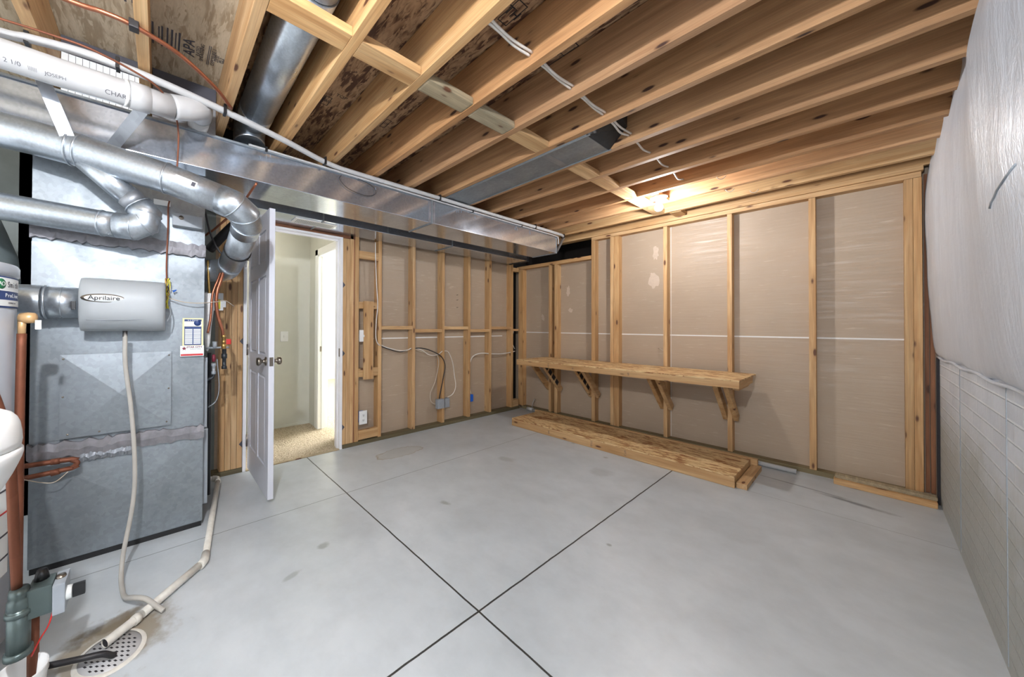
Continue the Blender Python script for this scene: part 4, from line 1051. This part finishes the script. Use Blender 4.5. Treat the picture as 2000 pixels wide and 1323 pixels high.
pex([(-1.90, -.6, 2.29), (-1.882, -.446, 2.29), (-1.871, -.344, 2.29), (-1.87, -.226, 2.29), (-1.91, -.098, 2.285), (-1.96, -.01, 2.275), (-2.08, .05, 2.25), (-2.17, .07, 2.20), (-2.19, .07, 2.08), (-2.2, .065, 1.99)], .0042, COPPER_OLD, 'thin copper tube hooking down in front of the plenum top', 'copper_line')
pex([(-2.40, .04, 1.90), (-2.41, .035, 1.86), (-2.405, .035, 1.75), (-2.405, .03, 1.55), (-2.40, .032, 1.44)], .004, COPPER_OLD, 'short thin copper tube down the face of the plenum behind the wire bundle', 'copper_line')
# thermostat wire bundle
t = thing('wire_bundle', 'yellow and black bundle of thermostat wires beside the humidifier', 'wires', (-2.39, .035, 1.36))
for k in range(6):
    r = random.Random(k); pts = [(-2.385+r.uniform(-.01, .01), .035+r.uniform(-.012, .012), 1.46-q*.028) for q in range(7)]
    mesh('wire', tube(pts, .0026, 6, smooth=4), (YEL, BRASS, INK, YEL, BRASS, YEL)[k], t)
mesh('wire', tube([(-2.38, .045, 1.31), (-2.33, .05, 1.26), (-2.28, .034, 1.22)], .0035, 6, smooth=5), GREYP, t)
mesh('wire_nut', lathe([(0, .02), (.003, .018), (.006, 0)], (-2.40, .06, 1.39), (0, .8, .5), 8), BLUE, t)
solo('thermostat_wire', tube([(-2.40, .045, 1.35), (-2.38, .12, 1.33), (-2.38, .2, 1.33), (-2.45, .28, 1.345), (-2.55, .34, 1.36), (-2.62, .40, 1.33)], .0028, 6, smooth=6), BEIGE, 'thin wire running right from the yellow wire bundle', 'wire')

# ================================================================== COPPER U-BEND AND REFRIGERANT PIPES LOW ON THE PLENUM
t = thing('copper_loop', 'tarnished copper U-shaped pipe low in front of the plenum', 'pipe', (-2.37, -.4, .49))
xu = -2.36
mesh('pipe_body', tube([(xu-.0, -.72, .553), (xu, -.36, .548), (xu, -.325, .540), (xu, -.312, .525), (xu, -.325, .508), (xu, -.36, .502), (xu, -.72, .482)], .0115, 14, smooth=4), COPPER_OLD, t)
mesh('coupling', tube([(xu, -.37, .5485), (xu, -.40, .549)], .0145, 14), COPPER_OLD, t)
mesh('coupling', tube([(xu, -.37, .500), (xu, -.40, .496)], .0145, 14), COPPER_OLD, t)
solo('sagging_wire', tube([(xu+.02, -.49, .50), (xu+.03, -.42, .468), (xu+.03, -.38, .462), (xu+.02, -.34, .495)], .002, 6, smooth=5), BEIGE, 'thin wire sagging below the copper loop', 'wire')

# ================================================================== GAS / REFRIGERANT CLUSTER RIGHT OF THE PLENUM
t = thing('furnace_cabinet', 'grey furnace cabinet edge hidden behind the metal plenum', 'furnace', (-2.9, .1, .03))
mesh('cabinet_body', bx(-3.06, -2.724, -.45, .235, .03, 1.55, bev=.004), GREYP, t)
mesh('cabinet_front', bx(-2.7235, -2.50, .217, .245, .10, .56, bev=.003), GREYP, t)
mesh('cabinet_edge', bx(-2.62, -2.50, .217, .240, .57, 1.0, bev=.003), GREYP, t)
x = -2.60
cp = 'copper lines beside the plenum'
cable([(-2.30, .36, 1.80), (-2.42, .33, 1.70), (-2.52, .325, 1.60), (-2.56, .30, 1.50), (-2.56, .27, 1.40), (-2.56, .26, 1.25), (-2.56, .245, 1.15)], .0075, COPPER, 'left copper line dropping beside the plenum', 'copper_line', 'pipe', cp, 10)
cable([(-2.28, .38, 1.80), (-2.40, .35, 1.70), (-2.50, .335, 1.60), (-2.54, .315, 1.50), (-2.54, .29, 1.40), (-2.55, .295, 1.28), (-2.56, .325, 1.17), (-2.57, .33, 1.13)], .0105, COPPER, 'right copper line dropping beside the plenum to the red valve', 'copper_line', 'pipe', cp, 10)
cable([(-2.25, .46, 2.06), (-2.45, .40, 1.96), (-2.6, .30, 1.85), (-2.7, .24, 1.80)], .007, COPPER, 'copper line end peeking out above the vent elbow', 'copper_line', 'pipe', cp, 10)
cable([(-2.50, .50, 1.98), (-2.62, .38, 1.86), (-2.75, .27, 1.72)], .030, RUBBER, 'thick black insulated line behind the vent elbow', 'insulated_line', 'pipe', None, 14)
cable([(-2.56, .22, 1.95), (-2.58, .26, 1.78), (-2.56, .32, 1.66), (-2.6, .42, 1.6)], .006, RUBBER, 'black cable arcing beside the plenum top', 'cable', 'cable', None, 8)
cable([(-2.6, .245, 1.62), (-2.6, .25, 1.5), (-2.62, .26, 1.38)], .008, BRASS, 'tan line behind the copper lines', 'cable', 'cable', None, 8)
t = thing('junction_box', 'white box with yellow-green label on the studs left of the door', 'junction box', (XB+.03, .35, 1.32))
mesh('box_body', bx(XB+.002, XB+.07, .272, .395, 1.315, 1.45, bev=.004), PLASW, t)
mesh('label', bx(XB+.070, XB+.0705, .350, .375, 1.325, 1.40), YEL, t)
mesh('box_lid', bx(XB+.069, XB+.072, .385, .412, 1.34, 1.39, bev=.001), PLASW, t)
t = thing('foil_insulated_sleeve', 'crumpled white plastic sleeve hanging beside the plenum', 'sleeve', (-2.6, .25, 1.03))
bm = bmesh.new(); bm_lathe(bm, [(0, 0), (.008, .01), (.016, .06), (.022, .16), (.027, .28), (.03, .36), (.026, .375), (0, .375)], (-2.60, .250, 1.03), (0, 0, 1), 16)
for v in bm.verts: v.co.y += .006*math.sin(v.co.z*40); v.co.x += .004*math.sin(v.co.z*63)
mesh('sleeve_body', bm, PLASW, t)
t = thing('gas_valve_set', 'brass and grey shut-off fittings with a red handle beside the plenum', 'valve', (-2.57, .33, .90))
vx, vy = -2.57, .335
mesh('valve_body', lathe([(0, .23), (.006, .23), (.007, .19), (.015, .185), (.015, .17), (.011, .168), (.011, .13), (.016, .128), (.016, .10), (0, .10)], (vx, vy, .95), (0, 0, 1), 8), BRASS, t)
mesh('handle', bx(vx-.006, vx+.008, vy+.014, vy+.042, 1.075, 1.11, bev=.004), RED, t)
mesh('regulator', lathe([(0, .06), (.013, .06), (.013, .03), (.017, .028), (.017, .0), (.012, -.002), (.012, -.05), (.016, -.052), (.016, -.07), (0, -.07)], (vx, vy+.004, .985), (0, 0, 1), 14), GALV_DARK, t)
mesh('union', tube([(vx, vy-.095, 1.055), (vx, vy+.03, 1.055)], .006, 8), GREYP, t)
mesh('union', lathe([(0, .04), (.013, .04), (.013, 0), (0, 0)], (vx, vy-.05, 1.055), (0, 0, 1), 10), GREYP, t)
mesh('red_fitting', lathe([(0, .05), (.009, .045), (.011, .02), (.009, 0), (0, 0)], (vx, vy-.055, .965), (0, 0, 1), 12), MAROON, t)
mesh('tee', lathe([(0, .05), (.014, .05), (.014, .035), (.009, .03), (.009, .0), (.013, -.002), (.013, -.02), (0, -.02)], (vx, vy-.055, .905), (0, 0, 1), 12), GREYP, t)
mesh('elbow', tube([(vx, vy-.055, .885), (vx, vy-.06, .865), (vx, vy-.085, .855), (vx, vy-.12, .853)], .009, 10, smooth=4), GALV_DARK, t)
cable([(-2.58, .30, .98), (-2.6, .315, .8), (-2.6, .30, .71), (-2.6, .255, .67)], .003, GREYP, 'thin grey wire hanging below the shut-off fittings', 'wire', 'wire', None, 6)
# black gas pipe down at the plenum's right edge
solo('black_gas_pipe', tube([(-2.62, .262, 1.02), (-2.62, .262, .10)], .012, 12), BLACK, 'black iron pipe rising close behind the plenum edge', 'pipe')

# ================================================================== CONDENSATE PIPE AND FLOOR DRAIN
t = thing('condensate_pipe', 'white plastic drain pipe lying on the floor toward the drain', 'pipe', (-2.0, .1, 0))
zc_ = .0215; r_p = .0165
mesh('pipe_body', tube([(-3.0, .27, .055), (-2.985, .345, .055)], r_p, 16), PVCD, t)
mesh('pipe_elbow', tube([(-2.99, .325, .055), (-2.975, .352, .052), (-2.93, .352, .046)], r_p+.003, 16, smooth=4), PVCD, t)
mesh('pipe_body', tube([(-2.93, .352, .046), (-2.06, .196, zc_)], r_p, 16), PVCD, t)
mesh('pipe_elbow', tube([(-2.09, .201, zc_), (-2.035, .19, zc_), (-2.0, .168, zc_)], r_p+.003, 16), PVCD, t)
mesh('pipe_body', tube([(-2.02, .180, zc_), (-1.81, -.045, zc_)], r_p, 16), PVCD, t)
mesh('coupling', tube([(-1.80, -.055, zc_), (-1.785, -.072, zc_)], r_p+.003, 16), PVCD, t)
bm = tube([(-1.80, -.055, zc_), (-1.722, -.150, zc_+.002)], r_p, 16, cap=False)
mesh('pipe_body', bm, PVCD, t)
mesh('pipe_bore', tube([(-1.80, -.055, zc_), (-1.7235, -.148, zc_+.002)], r_p-.003, 16), INK, t)
t = thing('floor_drain', 'round off-white perforated drain cover set in the stained slab', 'drain', (-1.69, -.13, 0))
dc = Vector((-1.693, -.13, .0))
mesh('drain_rim', lathe([(.088, .0045), (.097, .0045), (.103, 0)], dc, (0, 0, 1), 40), PVCD, t)
mesh('drain_cover', lathe([(0, .0035), (.087, .0035), (.0875, .001)], dc, (0, 0, 1), 40), PVC, t)
bm = bmesh.new()
for i in range(-5, 6):
    for j in range(-6, 7):
        px_, py_ = i*.021+(j % 2)*.0105, j*.0165
        if math.hypot(px_, py_) < .078:
            bm_obox(bm, dc+Vector((px_-.005, py_-.003, .0037)), dc+Vector((px_+.005, py_+.003, .0037)), (.0, .006, 0), (0, 0, .0006))
mesh('drain_slots', bm, INK, t)['kind'] = 'stuff'
solo('black_hose', tube([(-1.70, -.60, .16), (-1.705, -.46, .10), (-1.70, -.35, .062), (-1.68, -.27, .052), (-1.655, -.20, .050), (-1.65, -.15, .040), (-1.655, -.125, .018), (-1.66, -.118, .012)], .0095, 14, smooth=6), RUBBER, 'black hose curving over onto the floor drain', 'hose')

# ================================================================== WATER HEATER, SOFTENER AT THE LEFT EDGE
HC = Vector((-1.955, -.716, 0)); HR = .285
t = thing('water_heater', 'tall pale enamel water heater at the left edge with an oval maker badge', 'water heater', HC)
mesh('tank_body', lathe([(0, .05), (HR-.01, .05), (HR, .06), (HR, 1.378), (HR-.004, 1.382), (0, 1.382)], HC, (0, 0, 1), 64), TANKW, t)
mesh('tank_cap', lathe([(HR-.004, 1.376), (HR+.007, 1.379), (HR+.007, 1.412), (HR+.002, 1.420), (HR-.03, 1.424), (0, 1.424)], HC, (0, 0, 1), 64), TANKW, t)
for a in (0, 2.1, 4.2): mesh('leg', bx(HC.x+.2*math.cos(a)-.02, HC.x+.2*math.cos(a)+.02, HC.y+.2*math.sin(a)-.02, HC.y+.2*math.sin(a)+.02, 0, .05), BLACK, t)
def curved(a0, a1, z0, z1, off, mat, name, par, n=14):
    bm = bmesh.new(); V = []
    for k in range(n+1):
        a = a0+(a1-a0)*k/n
        V.append([bm.verts.new((HC.x+(HR+o_)*math.cos(a), HC.y+(HR+o_)*math.sin(a), z)) for o_, z in ((off, z0), (off, z1), (off-.0015, z1), (off-.0015, z0))])
    for A, B in zip(V, V[1:]):
        for i in range(4): bm.faces.new((A[i], B[i], B[(i+1) % 4], A[(i+1) % 4]))
    bm.faces.new(V[0]); bm.faces.new(V[-1][::-1])
    return mesh(name, bm, mat, par)
def ctext(s, size, a, z, mat, par, name='lettering', sx=1):
    # one letter at a time round the tank
    wd = size*.62*sx; n = len(s)
    for i, ch in enumerate(s):
        if ch == ' ': continue
        aa = a+(i-(n-1)/2)*wd/HR
        nrm = Vector((math.cos(aa), math.sin(aa), 0)); rg = Vector((-math.sin(aa), math.cos(aa), 0))
        text(ch, size, HC+nrm*(HR+.0050)+Vector((0, 0, z)), rg, (0, 0, 1), mat, par, name, sx=sx)
A0 = 1.42
bd = curved(A0-.8, A0+.30, 1.260, 1.372, .002, NAVY, 'badge', t)
curved(A0-.27, A0+.28, 1.320, 1.367, .0035, PAPER, 'badge_panel', bd)
curved(A0-.75, A0-.31, 1.320, 1.367, .0035, GREYP, 'badge_panel', bd)
curved(A0-.28, A0+.28, 1.266, 1.288, .0035, PAPER, 'badge_panel', bd)
aa_ = 1.255; nrm = Vector((math.cos(aa_), math.sin(aa_), 0))
mesh('badge_disc', lathe([(0, .001), (.018, .0008), (.0185, 0)], HC+nrm*(HR+.0036)+Vector((0, 0, 1.344)), nrm, 24), GREEN, bd)
def ctext2(*a_, **k_): ctext(*a_, **k_)
ctext('AO', .021, aa_, 1.344, PAPER, bd); ctext('Smith', .030, 1.475, 1.343, INKG, bd, sx=.82)
ctext('ProLine', .020, 1.455, 1.304, PAPER, bd); ctext('COMMERCIAL', .008, 1.45, 1.277, INKG, bd)
wl = curved(A0-.9, A0+.02, .30, .74, .002, PAPER, 'warning_label', t)
for z in (.36, .44, .52, .60, .72): curved(A0-.9, A0+.02, z, z+.006 if z < .7 else z+.02, .0035, LREDI if z in (.52, .72) else INKG, 'label_line', wl)
solo('expansion_vessel', lathe([(0, 0), (.12, .0), (.235, .03), (.25, .07), (.24, .20), (.20, .33), (.17, .42), (0, .44)], (-2.80, -.85, 1.36), (0, 0, 1), 40), TANKD, 'grey-green rounded vessel rising behind the water heater', 'tank')
# relief valve and copper
t = thing('relief_valve', 'tan brass relief valve with white tag on the side of the water heater', 'valve', (-1.83, -.405, 1.19))
mesh('valve_body', lathe([(0, -.02), (.018, -.02), (.021, 0), (.019, .02), (0, .026)], (-1.945, -.395, 1.225), (.3, 1, 0), 16), BRASSY, t)
mesh('valve_neck', tube([(-1.95, -.410, 1.23), (-1.955, -.412, 1.155)], .011, 12), BRASSY, t)
mesh('tag', bx(-1.905, -1.902, -.368, -.352, 1.182, 1.216), PAPER, t)
pex([(-1.955, -.412, 1.165), (-1.95, -.413, .9), (-1.95, -.413, .6), (-1.95, -.413, .25), (-1.95, -.413, .0)], .0135, COPPER_OLD, 'thick copper discharge pipe down the right side of the water heater', 'copper_pipe')
pex([(-1.52, -.43, 1.22), (-1.55, -.41, 1.1), (-1.585, -.378, .95), (-1.60, -.358, .80), (-1.605, -.348, .55), (-1.61, -.342, .385)], .0125, COPPER_OLD, 'curved copper gas pipe in front of the water heater', 'copper_pipe')
# gas control
t = thing('gas_control_valve', 'grey gas control with black dial and red wire at the foot of the water heater', 'gas valve', (-1.61, -.32, .2))
o_ = Vector((-1.60, -.335, .31))
mesh('pipe_union', lathe([(0, .075), (.022, .075), (.024, .055), (.020, .05), (.026, .045), (.028, .02), (.022, .01), (0, .01)], o_, (0, 0, 1), 12), IRON, t)
mesh('tee_body', tube([o_+Vector((0, 0, .02)), o_+Vector((0, 0, -.13))], .026, 18), IRON, t)
mesh('tee_band', lathe([(.026, -.008), (.031, -.006), (.031, .006), (.026, .008)], o_+Vector((0, 0, .005)), (0, 0, 1), 18), IRON, t)
mesh('tee_band', lathe([(.026, -.01), (.032, -.008), (.032, .008), (.026, .01)], o_+Vector((0, 0, -.12)), (0, 0, 1), 18), IRON, t)
mesh('control_body', bx(-1.655, -1.585, -.318, -.262, .285, .375, bev=.006), IRON, t)
cb_ = mesh('control_cover', bx(-1.66, -1.575, -.261, -.232, .278, .372, bev=.003), GREYP, t)
mesh('dial', lathe([(0, .012), (.020, .012), (.021, 0)], (-1.605, -.232, .322), (0, 1, 0), 20), PAPER, cb_)
mesh('dial_knob', bx(-1.612, -1.598, -.219, -.188, .302, .342, bev=.004), BLACK, cb_)
mesh('top_fitting', lathe([(0, .03), (.012, .03), (.016, .015), (.019, 0), (0, 0)], (-1.64, -.295, .375), (0, 0, 1), 10), BLACK, t)
mesh('test_port', lathe([(0, .008), (.012, .006), (.013, 0)], (-1.62, -.248, .372), (0, 0, 1), 14), NICK, t)
mesh('red_wire', tube([(-1.60, -.262, .282), (-1.60, -.272, .24), (-1.605, -.292, .20), (-1.61, -.31, .155)], .0022, 6, smooth=5), RED, t)
mesh('supply_drop', tube([(-1.655, -.315, .285), (-1.655, -.315, .05)], .014, 12), COPPER_OLD, t)
t = thing('drain_cup', 'white plastic open cup on the floor at the bottom left', 'cup', (-1.60, -.335, 0))
bm = lathe([(0, .004), (.045, .004), (.057, .13), (.060, .132), (.060, .126), (.048, .0), (0, 0)], (-1.60, -.33, 0), (0, 0, 1), 32); mesh('cup_body', bm, PLASW, t)
mesh('cup_ring', lathe([(.055, .0), (.0605, .002), (.055, .006)], (-1.60, -.33, .105), (0, 0, 1), 32), PLASW, t)
# softener head
t = thing('water_softener', 'white rounded softener head on a slim tank at the left edge of the view', 'water softener', (-1.30, -.40, 0))
c_ = Vector((-1.29, -.408, .012))
mesh('head_lid', lathe([(0, .985), (.04, .985), (.08, .981), (.104, .975), (.120, .966), (.129, .954), (.134, .94), (.137, .92), (.138, .90), (.136, .885), (.10, .885), (0, .885)], c_, (0, 0, 1), 40), PLASW, t)
mesh('head_base', lathe([(.10, .882), (.136, .882), (.140, .876), (.140, .868), (.137, .855), (.131, .838), (.122, .815), (.110, .79), (.097, .765), (.086, .748), (.07, .735), (0, .735)], c_, (0, 0, 1), 40), PLASW, t)
mesh('slim_tank', lathe([(0, -.012), (.07, -.012), (.075, .02), (.075, .66), (.05, .71), (.03, .735), (0, .735)], c_+Vector((-.01, -.03, 0)), (0, 0, 1), 32), PLASW, t)
solo('expansion_pipe', tube([(-1.50, -.40, 1.6), (-1.50, -.40, 1.61)], .01, 8), COPPER_OLD, 'x', 'pipe') if False else None

# ================================================================== CEILING CABLES
segs = [(.83, .92), (1.0, 1.267), (1.371, 1.602), (1.712, 1.929), (2.079, 2.276), (2.43, 2.587), (2.794, 2.879)]
x0 = -.905
nm = ['nearest the camera', 'second from the camera', 'third from the camera', 'fourth, with a bend', 'fifth, by the duct boot', 'sixth, just past the duct boot', 'last, curling up short']
for k in range(7):
    ya, yb = far[9-k]+.001, far[8-k]-JW-.001
    sag = (.0, -.006, -.006, .014, .008, .008, .02)[k]
    zz_ = 2.392
    cable([(x0, ya, zz_), (x0+.003, ya+(yb-ya)*.3, zz_-.004-sag*.4), (x0-.002, ya+(yb-ya)*.65, zz_-.006-sag), (x0+.004, yb, zz_-.004)], .0058, ROMEX, 'white ceiling cable piece between joists, '+nm[k], grp='white cables through the ceiling joists')
    if k < 4:
        cable([(x0+.016, ya, zz_+.004), (x0+.014, ya+(yb-ya)*.5, zz_-.008), (x0+.017, yb, zz_+.002)], .0055, ROMEX, 'second strand of white ceiling cable beside the one '+nm[k], grp='white cables through the ceiling joists')
for k, (x, y) in enumerate(((-.72, 3.72), (-.60, 3.9), (-.70, 3.35))):
    solo('cable_staple', tube([(x, y, 2.344), (x+.01, y+.01, 2.33), (x+.03, y+.02, 2.325), (x+.05, y+.022, 2.343)], .003, 6, smooth=4), BEIGE, ['bent nail-like wire under the joist right of the bulb', 'bent wire nearest the wall plate right of the bulb', 'small bent wire on the third joist right of the bulb'][k], 'wire', 'bent wires under the joists')

# ================================================================== FACED INSULATION CLOSING THE BAYS OVER THE TRUNK
for k, (y0, y1, mt, lab) in enumerate(((far[13]+.003, far[12]-JW-.003, PAPER, 'grid-printed faced insulation panel above the trunk, left bay'),
                                      (far[12]+.003, far[11]-JW-.003, TAPE, 'crinkled foil insulation panel above the trunk beside the waste pipe elbow'))):
    t = thing('faced_insulation_batt', lab, 'insulation', (-2.34, (y0+y1)/2, 2.30), 'faced insulation panels above the trunk')
    mesh('facing', bx(-2.345, -2.335, y0, y1, 2.298, 2.50), mt, t)
    mesh('dark_header', bx(-2.36, -2.325, y0, y1, 2.50, ZS-.005), INKG, t)
    if k == 0:
        bm = bmesh.new()
        for q in range(1, 12): bm_box(bm, -2.335, -2.3345, y0+(y1-y0)*q/12-.0008, y0+(y1-y0)*q/12+.0008, 2.299, 2.499)
        for z in (2.36, 2.43): bm_box(bm, -2.335, -2.3345, y0, y1, z-.0008, z+.0008)
        mesh('grid_print', bm, INKG, t)
solo('dark_bay_sheet', bx(-2.75, -2.735, far[11]+.003, far[10]-JW-.003, 2.30, ZS-.005), DARKW, 'dark sheet standing in for the unlit bay behind the round duct', 'board')  # dark sheet in place of the bay's own darkness
